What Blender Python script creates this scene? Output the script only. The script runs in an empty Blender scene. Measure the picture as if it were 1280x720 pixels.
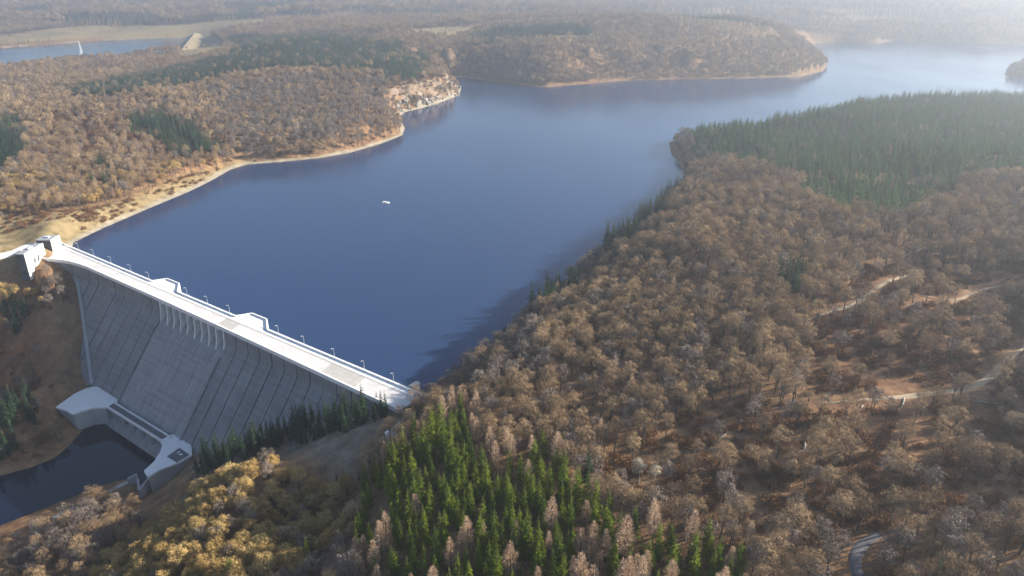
import bpy, bmesh, math, random
import numpy as np
rng = np.random.default_rng(7)
random.seed(7)
SC = bpy.context.scene
COL = SC.collection
R = math.radians

# ------------------------------------------------------------------ camera, sky, sun, exposure
CAM_H = 233.0
FPX = 930.0                                  # focal length in pixels of the 1280 px wide photograph
PITCH = math.atan(400 / FPX)
cam = bpy.data.cameras.new('camera')
cam.sensor_width = 36.0
cam.lens = 36.0 * FPX / 1280.0
cam.clip_start = 1.0
cam.clip_end = 60000.0
cam_o = bpy.data.objects.new('camera', cam)
COL.objects.link(cam_o)
cam_o.location = (0, 0, CAM_H)
cam_o.rotation_euler = (math.pi / 2 - PITCH, 0, 0)
SC.camera = cam_o

SUN_EL, SUN_AZ = 24.0, 80.0                  # azimuth measured from +Y towards +X
world = bpy.data.worlds.new('World')
SC.world = world
world.use_nodes = True
wn = world.node_tree.nodes
sky = wn.new('ShaderNodeTexSky')
sky.sky_type = 'NISHITA'
sky.sun_disc = False
sky.sun_elevation = R(SUN_EL)
sky.sun_rotation = R(SUN_AZ)
sky.altitude = 600
sky.air_density = 1.0
sky.dust_density = 1.2
sky.ozone_density = 2.0
world.node_tree.links.new(sky.outputs[0], wn['Background'].inputs[0])
wn['Background'].inputs[1].default_value = 0.075
sun = bpy.data.lights.new('sun', 'SUN')
sun.energy = 5.0
sun.angle = R(0.53)
sun.color = (1.0, 0.91, 0.78)
sun_o = bpy.data.objects.new('sun', sun)
COL.objects.link(sun_o)
sun_o.rotation_euler = (R(90 - SUN_EL), 0, R(180 - SUN_AZ))
sun_o.location = (0, 0, 2000)
SC.view_settings.view_transform = 'Standard'
SC.view_settings.look = 'None'
SC.view_settings.exposure = 1.5
SC.view_settings.gamma = 1.0
SC.render.engine = 'CYCLES'
SC.cycles.use_denoising = True
SC.cycles.adaptive_threshold = 0.025
SC.cycles.max_bounces = 5
SC.cycles.diffuse_bounces = 2
SC.cycles.glossy_bounces = 2
SC.cycles.transmission_bounces = 2
SC.cycles.volume_bounces = 0
SC.cycles.transparent_max_bounces = 4

# ------------------------------------------------------------------ survey: sight lines of the photograph met with a known height
CP, SP = math.cos(PITCH), math.sin(PITCH)

def at(px, py, z):
    u, v = px - 640.0, 360.0 - py
    k = (CAM_H - z) / (FPX * SP - v * CP)
    return np.array([u * k, (FPX * CP + v * SP) * k])

def project(x, y, z):
    dz = z - CAM_H
    d = y * CP - dz * SP
    d = np.where(d < 1, 1, d)
    return 640 + FPX * x / d, 360 - FPX * (y * SP + dz * CP) / d, d

# dam frame: s along the crest from the far-left end, t towards downstream
DL = np.array([-405.2, 628.9])
DE = np.array([0.80655, -0.59116])
DT = np.array([-0.59116, -0.80655])
DLEN = 433.0

def dw(s, t):
    return DL + DE * s + DT * t

# ------------------------------------------------------------------ materials
MATS = {}

def nodes_of(name):
    m = bpy.data.materials.new(name)
    m.use_nodes = True
    nt = m.node_tree
    b = nt.nodes['Principled BSDF']
    b.inputs['Roughness'].default_value = 0.9
    b.inputs['Specular IOR Level'].default_value = 0.25
    MATS[name] = m
    return m, nt, b

def N(nt, t, **kw):
    n = nt.nodes.new(t)
    for k, v in kw.items():
        setattr(n, k, v)
    return n

def noise(nt, scale, detail=4, rough=0.55, vec=None, dim=None):
    n = N(nt, 'ShaderNodeTexNoise')
    n.inputs['Scale'].default_value = scale
    n.inputs['Detail'].default_value = detail
    n.inputs['Roughness'].default_value = rough
    if vec is not None:
        nt.links.new(vec, n.inputs['Vector'])
    return n.outputs['Fac']

def ramp(nt, fac, stops):
    r = N(nt, 'ShaderNodeValToRGB')
    el = r.color_ramp.elements
    el[0].position, el[0].color = stops[0][0], (*stops[0][1], 1)
    el[1].position, el[1].color = stops[-1][0], (*stops[-1][1], 1)
    for p, c in stops[1:-1]:
        e = el.new(p)
        e.color = (*c, 1)
    nt.links.new(fac, r.inputs['Fac'])
    return r.outputs['Color']

def mix(nt, fac, a, b, mode='MIX'):
    m = N(nt, 'ShaderNodeMix', data_type='RGBA', blend_type=mode)
    for sock, val in ((m.inputs[0], fac), (m.inputs[6], a), (m.inputs[7], b)):
        if hasattr(val, 'links'):
            nt.links.new(val, sock)
        elif isinstance(val, (int, float)):
            sock.default_value = val
        else:
            sock.default_value = (*val, 1)
    return m.outputs[2]

def mathn(nt, op, a, b=None, clamp=False):
    m = N(nt, 'ShaderNodeMath', operation=op, use_clamp=clamp)
    for i, v in enumerate((a, b)):
        if v is None:
            continue
        if hasattr(v, 'links'):
            nt.links.new(v, m.inputs[i])
        else:
            m.inputs[i].default_value = v
    return m.outputs[0]

def pos(nt):
    return N(nt, 'ShaderNodeNewGeometry').outputs['Position']

def bump(nt, b, h, strength, dist):
    n = N(nt, 'ShaderNodeBump')
    n.inputs['Strength'].default_value = strength
    n.inputs['Distance'].default_value = dist
    nt.links.new(h, n.inputs['Height'])
    nt.links.new(n.outputs[0], b.inputs['Normal'])

def mat_plain(name, stops, scale=0.4, rough=0.85, spec=0.25):
    m, nt, b = nodes_of(name)
    f = noise(nt, scale, 5, 0.6, pos(nt))
    nt.links.new(ramp(nt, f, stops), b.inputs['Base Color'])
    b.inputs['Roughness'].default_value = rough
    b.inputs['Specular IOR Level'].default_value = spec
    return m

def mat_tree(name, stops, stand=0.012, dark=0.35, trans=0.0):
    """colour differs tree by tree, drifts from stand to stand and twig by twig"""
    m, nt, b = nodes_of(name)
    oi = N(nt, 'ShaderNodeObjectInfo').outputs['Random']
    p = pos(nt)
    st = noise(nt, stand, 2, 0.5, p)
    tw = noise(nt, 0.9, 2, 0.5, p)
    f = mathn(nt, 'ADD', mathn(nt, 'MULTIPLY', oi, 0.55), mathn(nt, 'MULTIPLY', st, 0.55), True)
    f = mathn(nt, 'SUBTRACT', f, 0.05, True)
    c = ramp(nt, f, stops)
    k = N(nt, 'ShaderNodeMapRange')
    nt.links.new(tw, k.inputs[0])
    k.inputs[1].default_value, k.inputs[2].default_value = 0.25, 0.75
    k.inputs[3].default_value, k.inputs[4].default_value = 1.0 - dark, 1.0 + dark
    h = N(nt, 'ShaderNodeHueSaturation')
    nt.links.new(c, h.inputs['Color'])
    nt.links.new(k.outputs[0], h.inputs['Value'])
    nt.links.new(h.outputs[0], b.inputs['Base Color'])
    b.inputs['Specular IOR Level'].default_value = 0.1
    if trans:
        t = N(nt, 'ShaderNodeBsdfTranslucent')
        nt.links.new(h.outputs[0], t.inputs[0])
        ms = N(nt, 'ShaderNodeMixShader')
        ms.inputs[0].default_value = trans
        nt.links.new(b.outputs[0], ms.inputs[1])
        nt.links.new(t.outputs[0], ms.inputs[2])
        nt.links.new(ms.outputs[0], nt.nodes['Material Output'].inputs[0])
    return m

mat_tree('bare_twigs', [(0, (.10, .068, .045)), (.25, (.20, .132, .075)), (.5, (.275, .190, .112)), (.75, (.37, .26, .145)), (1, (.50, .375, .235))])
mat_tree('grey_twigs', [(0, (.13, .105, .088)), (.5, (.20, .162, .134)), (1, (.29, .24, .20))])
mat_tree('golden_twigs', [(0, (.33, .20, .07)), (.5, (.45, .31, .12)), (1, (.54, .41, .18))], trans=0.2)
mat_tree('larch_twigs', [(0, (.32, .215, .14)), (.5, (.43, .305, .21)), (1, (.50, .37, .25))], trans=0.2)
mat_tree('spruce_needles', [(0, (.050, .085, .012)), (.4, (.11, .155, .015)), (.75, (.175, .220, .018)), (1, (.24, .28, .022))], trans=0.3)
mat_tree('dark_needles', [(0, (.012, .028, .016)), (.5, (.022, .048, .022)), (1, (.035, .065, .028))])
mat_tree('plantation_needles', [(0, (.028, .066, .026)), (.5, (.058, .115, .038)), (1, (.11, .18, .05))], trans=.15)
mat_tree('far_needles', [(0, (.012, .030, .014)), (.5, (.028, .060, .024)), (1, (.06, .11, .036))])
mat_tree('russet_leaves', [(0, (.12, .060, .030)), (.5, (.20, .105, .050)), (1, (.27, .16, .08))], stand=0.02)
mat_plain('bark', [(.3, (.055, .045, .036)), (.7, (.13, .11, .09))], 0.6)
mat_plain('pale_bark', [(.3, (.22, .20, .17)), (.7, (.42, .40, .36))], 0.8)

# concrete with lift lines and run-off streaks
def mat_concrete(name, a, b_, streak, lifts=True):
    m, nt, b = nodes_of(name)
    p = pos(nt)
    tc = N(nt, 'ShaderNodeVectorMath', operation='DOT_PRODUCT')
    nt.links.new(p, tc.inputs[0])
    tc.inputs[1].default_value = (DE[0], DE[1], 0)
    sep = N(nt, 'ShaderNodeSeparateXYZ')
    nt.links.new(p, sep.inputs[0])
    cmb = N(nt, 'ShaderNodeCombineXYZ')
    nt.links.new(tc.outputs['Value'], cmb.inputs[0])
    nt.links.new(mathn(nt, 'MULTIPLY', sep.outputs[2], 0.05), cmb.inputs[1])
    st = noise(nt, 0.9, 4, 0.6, cmb.outputs[0])            # narrow streaks down the face
    bl = noise(nt, 0.05, 5, 0.6, p)                        # large blotches
    fine = noise(nt, 1.2, 4, 0.6, p)
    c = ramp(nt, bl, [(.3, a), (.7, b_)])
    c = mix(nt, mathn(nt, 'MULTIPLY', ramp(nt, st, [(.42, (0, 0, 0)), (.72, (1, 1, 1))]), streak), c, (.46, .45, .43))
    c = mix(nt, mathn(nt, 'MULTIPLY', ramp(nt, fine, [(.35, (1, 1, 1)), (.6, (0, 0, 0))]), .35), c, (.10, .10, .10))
    if lifts:
        cm2 = N(nt, 'ShaderNodeCombineXYZ')
        nt.links.new(mathn(nt, 'MULTIPLY', tc.outputs['Value'], 0.03), cm2.inputs[0])
        nt.links.new(sep.outputs[2], cm2.inputs[1])
        l = noise(nt, 0.55, 3, 0.5, cm2.outputs[0])        # casting lifts
        c = mix(nt, mathn(nt, 'MULTIPLY', ramp(nt, l, [(.5, (0, 0, 0)), (.66, (1, 1, 1))]), .22), c, (.34, .34, .33))
        c = mix(nt, mathn(nt, 'MULTIPLY', ramp(nt, l, [(.33, (1, 1, 1)), (.47, (0, 0, 0))]), .25), c, (.10, .10, .10))
    nt.links.new(c, b.inputs['Base Color'])
    bump(nt, b, fine, 0.4, 0.1)
    return m

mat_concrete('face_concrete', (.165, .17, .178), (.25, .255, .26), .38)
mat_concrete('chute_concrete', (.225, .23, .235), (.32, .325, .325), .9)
mat_concrete('plain_concrete', (.36, .36, .36), (.46, .46, .45), .1, False)
mat_plain('white_concrete', [(.3, (.70, .69, .66)), (.7, (.82, .81, .79))], 0.3)
mat_plain('joint_shade', [(.3, (.05, .05, .05)), (.7, (.09, .09, .09))], 0.3)
mat_plain('deck_paving', [(.3, (.50, .485, .47)), (.7, (.60, .585, .57))], 0.12)
mat_plain('kerb_stone', [(.3, (.40, .39, .37)), (.7, (.52, .51, .49))], 0.3)
mat_plain('grey_paving', [(.3, (.36, .35, .32)), (.7, (.46, .44, .41))], 0.3)
mat_plain('asphalt', [(.3, (.10, .10, .11)), (.7, (.16, .16, .17))], 0.3)
mat_plain('track_soil', [(.3, (.32, .24, .15)), (.7, (.46, .37, .25))], 0.25)
mat_plain('dark_grey_door_and_wall_shade', [(.3, (.08, .09, .10)), (.7, (.13, .14, .15))], 0.5)  # hut door grey, and the shade painted on the gatehouse walls
mat_plain('roof_felt', [(.3, (.22, .24, .26)), (.7, (.32, .34, .36))], 0.5)
mat_plain('white_paint', [(.3, (.78, .78, .78)), (.7, (.86, .86, .86))], 0.5, 0.4, 0.5)
mat_plain('dark_glass', [(.3, (.02, .025, .03)), (.7, (.04, .045, .05))], 0.5, 0.15, 0.5)
mat_plain('rubber', [(.3, (.02, .02, .02)), (.7, (.03, .03, .03))], 2.0)
mat_plain('galvanised_steel', [(.3, (.45, .46, .47)), (.7, (.6, .61, .62))], 1.0, 0.5, 0.5)
mat_plain('cliff_rock', [(.3, (.15, .135, .115)), (.5, (.26, .235, .20)), (.7, (.42, .39, .34))], 0.15)
mat_plain('pale_embankment', [(.3, (.28, .215, .11)), (.7, (.40, .32, .18))], 0.03)

def mat_water(name, deep, rough, wave):
    m, nt, b = nodes_of(name)
    p = pos(nt)
    b.inputs['IOR'].default_value = 1.33
    b.inputs['Specular IOR Level'].default_value = 0.5
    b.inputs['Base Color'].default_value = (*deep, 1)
    mp = N(nt, 'ShaderNodeMapping')
    mp.inputs['Rotation'].default_value = (0, 0, R(25))
    mp.inputs['Scale'].default_value = (1.0, 0.45, 1.0)
    nt.links.new(p, mp.inputs[0])
    gust = noise(nt, 0.006, 3, 0.5, mp.outputs[0])          # wind patches
    rr = N(nt, 'ShaderNodeMapRange')
    nt.links.new(gust, rr.inputs[0])
    rr.inputs[1].default_value, rr.inputs[2].default_value = .3, .7
    rr.inputs[3].default_value, rr.inputs[4].default_value = rough * .6, rough * 1.6
    nt.links.new(rr.outputs[0], b.inputs['Roughness'])
    w = noise(nt, 0.25, 4, 0.6, mp.outputs[0])
    bump(nt, b, w, wave, 0.6)
    return m

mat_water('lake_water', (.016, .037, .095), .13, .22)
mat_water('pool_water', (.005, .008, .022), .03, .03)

# ------------------------------------------------------------------ terrain: heights surveyed at known points
CTRL = []
for px, py, z in [
    # left shore and hill between the two lakes
    (0, 330, 6), (-60, 330, 8), (0, 300, 10), (60, 285, 9), (-80, 280, 18), (0, 260, 18), (120, 245, 14), (0, 200, 30), (120, 200, 28),
    (220, 195, 20), (330, 170, 22), (430, 150, 25), (480, 125, 30), (60, 150, 38), (200, 140, 36), (330, 120, 42), (430, 95, 50),
    (500, 85, 48), (540, 92, 38), (0, 116, 16), (100, 105, 17), (200, 95, 19), (230, 83, 18), (-150, 150, 40), (-150, 220, 30),
    (300, 66, 52), (420, 56, 62), (520, 72, 52), (-200, 100, 36),
    # valley and headland across the lake
    (640, 70, 55), (720, 60, 66), (700, 32, 88), (800, 27, 102), (900, 27, 100), (980, 40, 74), (850, 60, 56), (1000, 62, 40),
    (560, 52, 62), (600, 60, 60), (400, 20, 62), (100, 22, 50), (0, 44, 22), (150, 40, 22), (300, 36, 45), (200, 6, 70), (500, 30, 66),
    (1060, 44, 18), (1160, 35, 40), (1280, 40, 42), (1000, 10, 70), (1280, 10, 76), (1150, 14, 72), (1400, 30, 50), (-150, 20, 50),
    # wooded hill on the right
    (1050, 155, 38), (1130, 147, 45), (1270, 148, 45), (1400, 154, 44), (1280, 180, 55), (1150, 200, 50), (1000, 200, 34), (900, 192, 18),
    (900, 240, 30), (1000, 260, 48), (1150, 260, 58), (1280, 280, 67), (800, 320, 28), (750, 400, 30), (650, 450, 22), (580, 500, 16),
    (900, 350, 48), (1050, 350, 56), (1200, 380, 65), (1280, 420, 68), (1000, 450, 54), (850, 480, 44), (700, 540, 33), (1200, 520, 61),
    (1000, 560, 52), (850, 600, 44), (600, 600, 27), (510, 590, 15), (1100, 680, 54), (1280, 650, 62), (950, 700, 47), (700, 720, 33),
    (500, 720, 14), (450, 650, 3), (640, 900, 25), (1000, 900, 45), (1300, 900, 60), (300, 900, -20), (0, 900, -45), (1450, 500, 74),
    # slope and gorge below the dam
    (400, 565, -20), (450, 540, -9), (320, 575, -26), (300, 620, -18), (200, 640, -38), (215, 608, -60), (380, 640, -8), (120, 680, -54), (0, 720, -64), (0, 685, -69),
    (300, 720, -13), (180, 605, -68), (60, 645, -72), (260, 590, -45),
    (20, 400, -34), (70, 440, -48), (20, 480, -60), (60, 500, -61), (0, 540, -66), (40, 560, -71), (-80, 450, -52), (-100, 560, -62),
    (-100, 700, -72), (30, 350, -1), (-200, 400, 0)]:
    CTRL.append((*at(px, py, z), z))
for s, t, z in [(20, -20, 3), (30, 8, 4), (45, 18, 2), (60, 20, -8), (62, 35, -12), (90, 40, -28), (120, 55, -44), (147, 62, -61), (200, 60, -72), (200, 20, -72),
                (250, 60, -72), (290, 65, -60), (320, 48, -42), (355, 40, -26), (390, 28, -10), (418, 20, 0), (440, 10, 6), (455, -10, 10),
                (445, 30, 6), (470, 20, 16), (470, -20, 16), (100, 10, -40), (300, 10, -60), (370, 10, -22), (350, 70, -26), (320, 90, -38), (395, 50, -7)]:
    CTRL.append((*dw(s, t), z))
for x, y, z in [(0, 0, 30), (300, 0, 62), (-300, 0, -40), (0, -300, 40), (500, 300, 80), (600, 700, 72), (500, -300, 90), (-500, -300, -20),
                (-900, 300, 0), (-900, 800, 40), (-1500, 1200, 50), (1200, 600, 60), (1500, 1400, 30), (-3000, 500, 60), (3000, 500, 60),
                (0, -1500, 60), (-3000, 3000, 60), (3500, 3500, 70), (0, 4500, 72), (-2000, 5000, 70), (2500, 5000, 76), (0, 7500, 84),
                (-6000, 6000, 80), (6000, 6000, 80), (0, 14000, 100), (-9000, 12000, 100), (9000, 12000, 100), (-9000, 0, 80), (9000, 0, 80)]:
    CTRL.append((x, y, z))
CTRL = np.array(CTRL, float)

def kernel(ax, ay, bx, by):
    return -np.sqrt((ax - bx) ** 2 + (ay - by) ** 2 + 25.0 ** 2)

_n = len(CTRL)
_A = np.zeros((_n + 1, _n + 1))
_A[:_n, :_n] = kernel(CTRL[:, 0][:, None], CTRL[:, 1][:, None], CTRL[:, 0][None], CTRL[:, 1][None]) - np.eye(_n) * 6.0
_A[:_n, _n] = 1
_A[_n, :_n] = 1
_W = np.linalg.solve(_A, np.append(CTRL[:, 2], 0))

def seg_dist(x, y, poly, closed=True):
    d2 = np.full(x.shape, 1e18)
    n = len(poly)
    for i in range(n if closed else n - 1):
        (ax, ay), (bx, by) = poly[i], poly[(i + 1) % n]
        vx, vy = bx - ax, by - ay
        u = np.clip(((x - ax) * vx + (y - ay) * vy) / (vx * vx + vy * vy + 1e-9), 0, 1)
        d2 = np.minimum(d2, (x - ax - u * vx) ** 2 + (y - ay - u * vy) ** 2)
    return np.sqrt(d2)

def inside(x, y, poly):
    r = np.zeros(x.shape, bool)
    n = len(poly)
    for i in range(n):
        (ax, ay), (bx, by) = poly[i], poly[(i + 1) % n]
        if ay == by:
            continue
        c = ((ay > y) != (by > y)) & (x < (bx - ax) * (y - ay) / (by - ay) + ax)
        r ^= c
    return r

def sdist(x, y, poly):
    d = seg_dist(x, y, poly)
    return np.where(inside(x, y, poly), -d, d)

def wobble(x, y, seed, f):
    """smooth value noise, -1..1"""
    X, Y = x * f, y * f
    i, j = np.floor(X).astype(int), np.floor(Y).astype(int)
    fx, fy = X - i, Y - j
    fx, fy = fx * fx * (3 - 2 * fx), fy * fy * (3 - 2 * fy)
    def h(a, b):
        v = np.sin(a * 127.1 + b * 311.7 + seed * 74.7) * 43758.5453
        return (v - np.floor(v)) * 2 - 1
    return (h(i, j) * (1 - fx) + h(i + 1, j) * fx) * (1 - fy) + (h(i, j + 1) * (1 - fx) + h(i + 1, j + 1) * fx) * fy

LAKE = [at(*p, 0) for p in [
    (95, 303), (130, 286), (190, 260), (240, 239), (270, 224), (290, 212), (310, 206), (350, 203), (400, 198), (440, 191), (480, 179), (505, 169),
    (508, 160), (500, 147), (508, 140), (530, 135), (555, 127), (575, 119), (578, 110), (566, 101), (552, 96), (583, 97), (620, 103), (660, 108),
    (685, 109), (720, 106), (780, 101), (850, 99), (930, 98), (1000, 96), (1030, 89), (1036, 81), (1026, 70), (1010, 60), (1020, 54), (1060, 53), (1100, 54),
    (1115, 51), (1160, 52), (1230, 55), (1300, 56), (1420, 62), (1500, 90), (1420, 130), (1280, 137), (1180, 139), (1100, 143), (1020, 152), (980, 161),
    (960, 165), (935, 165), (920, 172), (890, 172), (860, 172), (834, 177), (836, 190), (850, 208), (852, 222), (843, 236), (805, 265), (780, 285),
    (740, 318), (700, 352), (660, 382), (620, 418), (580, 452), (550, 480)]]
LAKE += [dw(432, -4), dw(428, 4), dw(30, 4)]
LAKE = [tuple(p) for p in LAKE]
ISLE = [tuple(at(*p, 0)) for p in [(1254, 91), (1268, 84), (1300, 80), (1400, 84), (1420, 98), (1320, 102), (1280, 98)]]
LAKE2 = [tuple(at(*p, 5)) for p in [(-220, 78), (-100, 66), (0, 60), (60, 55.5), (120, 51), (180, 48.5), (232, 47), (238, 52), (228, 70), (150, 76), (60, 84), (0, 91), (-120, 104), (-260, 110)]]
POOL_Z = -75.0
POOL = [tuple(at(*p, POOL_Z)) for p in [(-160, 640), (-60, 612), (0, 596), (40, 585), (70, 573), (92, 553), (103, 540)]] + \
       [tuple(dw(*p)) for p in [(168, 74), (180, 60), (262, 60), (275, 76), (282, 88)]] + \
       [tuple(at(*p, POOL_Z)) for p in [(165, 596), (140, 601), (110, 612), (60, 632), (20, 648), (-20, 664), (-120, 720), (-260, 760), (-260, 680)]]
CLIFF = [tuple(at(*p, 8)) for p in [(495, 150), (486, 130), (495, 118), (530, 100), (560, 88), (585, 100), (582, 122), (540, 140)]]

def smin(a, b, k):
    h = np.clip(0.5 + 0.5 * (b - a) / k, 0, 1)
    return b * (1 - h) + a * h - k * h * (1 - h)

def height(x, y):
    x = np.asarray(x, float)
    y = np.asarray(y, float)
    z = np.full(x.shape, _W[-1])
    for i in range(_n):
        z = z + _W[i] * kernel(x, y, CTRL[i, 0], CTRL[i, 1])
    dl = sdist(x, y, LAKE)
    d2 = sdist(x, y, LAKE2)
    dp = sdist(x, y, POOL)
    di = sdist(x, y, ISLE)
    dm = np.abs((x - DL[0]) * DT[0] + (y - DL[1]) * DT[1])
    calm = np.clip(np.minimum(np.minimum(dl, d2), dp) / 90, 0, 1) * np.clip(dm / 120, 0.15, 1)
    z = z + calm * (wobble(x, y, 1, 1 / 150) * 5 + wobble(x, y, 2, 1 / 62) * 3.0 + wobble(x, y, 3, 1 / 25) * 1.1) + np.clip(dp / 30, 0, 1) * wobble(x, y, 4, 1 / 11) * 0.45
    far = np.clip((y - 2300) / 2500, 0, 1)
    z = z + far * (wobble(x, y, 5, 1 / 900) * 22 + wobble(x, y, 6, 1 / 380) * 9)
    # banks
    upstream = ((x - DL[0]) * DT[0] + (y - DL[1]) * DT[1]) < 40
    cl = np.clip(1 - np.maximum(sdist(x, y, CLIFF), 0) / 25, 0, 1)
    rag = wobble(x, y, 8, 1 / 17) * 2.5 + wobble(x, y, 9, 1 / 45) * 4.0
    bank = np.where(dl > 0, 0.22 * np.minimum(dl, 14) + (0.55 + cl * 1.1 + wobble(x, y, 7, 1 / 30) * .18) * np.maximum(dl - 10 + rag, 0) - 0.5, -0.5 + 0.5 * dl)
    bank = np.where(di < 0, np.maximum(bank, np.minimum(-di * 0.35, 22)), bank)
    z = np.where(upstream, smin(np.maximum(z, 3.5), np.maximum(bank, -25), 3.0), z)
    b2 = np.where(d2 > 0, 5 + 0.25 * d2 - 0.5, 4.5 + 0.4 * d2)
    z = np.where(d2 < 250, smin(np.maximum(z, 8), np.maximum(b2, -6), 3.0), z)
    # the dam stands on its own foundation line, rising at both ends
    s_ = (x - DL[0]) * DE[0] + (y - DL[1]) * DE[1]
    t_ = (x - DL[0]) * DT[0] + (y - DL[1]) * DT[1]
    zf = np.interp(s_, [20, 44, 56, 85, 112, 141, 152, 272, 286, 309, 333, 359, 379, 400, 422, 445], [5, 1, -9, -22, -38, -57, -66, -66, -63, -53, -41, -29.5, -21, -12, -1, 6])
    tf = 15.5 + np.maximum(-6 - zf, 0) * 0.82
    onb = (s_ > 20) & (s_ < 445) & (t_ > -2)
    w_ = np.clip(1 - (t_ - tf - 3) / 30, 0, 1) * np.clip((s_ - 20) / 20, 0, 1) * np.clip((445 - s_) / 15, 0, 1)
    w_ = w_ * w_ * (3 - 2 * w_)
    z = np.where(onb, z * (1 - w_) + np.minimum(z, zf) * w_, z)
    bp = np.where(dp > 0, POOL_Z + 0.35 * np.minimum(dp, 10) + 0.85 * np.maximum(dp - 8, 0) - .4, POOL_Z - .4 + 0.6 * dp)
    z = np.where(dp < 60, np.where(dp > 0, np.maximum(smin(z, bp, 2.0), POOL_Z + .2 * np.minimum(dp, 6) - .4), np.maximum(bp, POOL_Z - 6)), z)
    return z

def spaced(stops):
    out = [stops[0][0]]
    for (a, da), (b, db) in zip(stops[:-1], stops[1:]):
        v = a
        while v < b - 1e-6:
            f = (v - a) / (b - a)
            v = min(v + da * (1 - f) + db * f, b)
            out.append(v)
    return np.array(out)

GX = spaced([(-16000, 1500), (-3500, 150), (-1500, 22), (-600, 6), (-450, 4), (450, 4), (700, 8), (1500, 22), (3500, 150), (16000, 1500)])
GY = spaced([(-2500, 400), (0, 14), (150, 5), (720, 4.5), (1100, 6), (1700, 8), (3000, 30), (6000, 160), (16000, 1200)])
gx, gy = np.meshgrid(GX, GY)
gz = height(gx.ravel(), gy.ravel()).reshape(gx.shape)

def lin(g, v):
    i = np.clip(np.searchsorted(g, v) - 1, 0, len(g) - 2)
    return i, np.clip((v - g[i]) / (g[i + 1] - g[i]), 0, 1)

def ground(x, y):
    x, y = np.asarray(x, float), np.asarray(y, float)
    i, fx = lin(GX, x)
    j, fy = lin(GY, y)
    return (gz[j, i] * (1 - fx) + gz[j, i + 1] * fx) * (1 - fy) + (gz[j + 1, i] * (1 - fx) + gz[j + 1, i + 1] * fx) * fy

def onto(px, py, lift=0.0):
    """where the sight line through a photograph point meets the land (lift metres above it)"""
    u, v = px - 640.0, 360.0 - py
    dx, dy, dz = u, FPX * CP + v * SP, -(FPX * SP - v * CP)
    ks = np.geomspace(120, 9000, 1600) / math.hypot(dx, dy)
    X, Y, Z = dx * ks, dy * ks, CAM_H + dz * ks
    below = np.nonzero(Z < np.maximum(ground(X, Y), -76) + lift)[0]
    k = below[0] if len(below) else -1
    return (X[k], Y[k])

def region(pts, lift=13):
    return [onto(px, py, lift) for px, py in pts]

# ------------------------------------------------------------------ mesh helpers
def link(o, parent=None):
    COL.objects.link(o)
    if parent is not None:
        o.parent = parent
    return o

def mesh_obj(name, verts, faces, mats, parent=None, smooth=False, mat_idx=None):
    me = bpy.data.meshes.new(name)
    me.from_pydata([tuple(map(float, v)) for v in verts], [], [tuple(map(int, f)) for f in faces])
    for m in (mats if isinstance(mats, (list, tuple)) else [mats]):
        me.materials.append(MATS[m])
    if mat_idx is not None:
        me.polygons.foreach_set('material_index', mat_idx)
    if smooth:
        me.polygons.foreach_set('use_smooth', [True] * len(me.polygons))
    me.update()
    return link(bpy.data.objects.new(name, me), parent)

def tag(o, label=None, cat=None, group=None, kind=None):
    if label: o['label'] = label
    if cat: o['category'] = cat
    if group: o['group'] = group
    if kind: o['kind'] = kind
    return o

def thing(name, loc, label, cat, group=None, rz=0):
    o = bpy.data.objects.new(name, None)
    o.empty_display_size = 1
    o.location = loc
    o.rotation_euler[2] = rz
    link(o)
    return tag(o, label, cat, group)

class MB:
    def __init__(self):
        self.v, self.f = [], []
    def add(self, v, f):
        n = len(self.v)
        self.v += [tuple(p) for p in v]
        self.f += [tuple(i + n for i in q) for q in f]
        return self
    def box(self, x0, x1, y0, y1, z0, z1):
        v = [(x0, y0, z0), (x1, y0, z0), (x1, y1, z0), (x0, y1, z0), (x0, y0, z1), (x1, y0, z1), (x1, y1, z1), (x0, y1, z1)]
        return self.add(v, [(3, 2, 1, 0), (4, 5, 6, 7), (0, 1, 5, 4), (1, 2, 6, 5), (2, 3, 7, 6), (3, 0, 4, 7)])
    def prism(self, poly, z0, z1):
        """poly: xy outline counted either way, z0/z1 numbers"""
        a = sum(poly[i][0] * poly[(i + 1) % len(poly)][1] - poly[(i + 1) % len(poly)][0] * poly[i][1] for i in range(len(poly)))
        if a < 0:
            poly = poly[::-1]
        n = len(poly)
        v = [(p[0], p[1], z0) for p in poly] + [(p[0], p[1], z1) for p in poly]
        f = [tuple(range(n))[::-1], tuple(range(n, 2 * n))] + [(i, (i + 1) % n, n + (i + 1) % n, n + i) for i in range(n)]
        return self.add(v, f)
    def loft(self, a, b):
        """two matching rings of 3D points joined and capped"""
        n = len(a)
        return self.add(list(a) + list(b), [tuple(range(n))[::-1], tuple(range(n, 2 * n))] + [(i, (i + 1) % n, n + (i + 1) % n, n + i) for i in range(n)])
    def tube(self, p0, p1, r0, r1, n=6):
        p0, p1 = np.array(p0, float), np.array(p1, float)
        d = p1 - p0
        d /= np.linalg.norm(d) + 1e-9
        a = np.cross(d, (0, 0, 1) if abs(d[2]) < .9 else (1, 0, 0))
        a /= np.linalg.norm(a)
        b = np.cross(d, a)
        ring = lambda p, r: [p + r * (math.cos(k * 2 * math.pi / n) * a + math.sin(k * 2 * math.pi / n) * b) for k in range(n)]
        return self.loft(ring(p0, r0), ring(p1, r1))
    def build(self, name, mat, parent=None, smooth=False):
        return mesh_obj(name, self.v, self.f, mat, parent, smooth)

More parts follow.
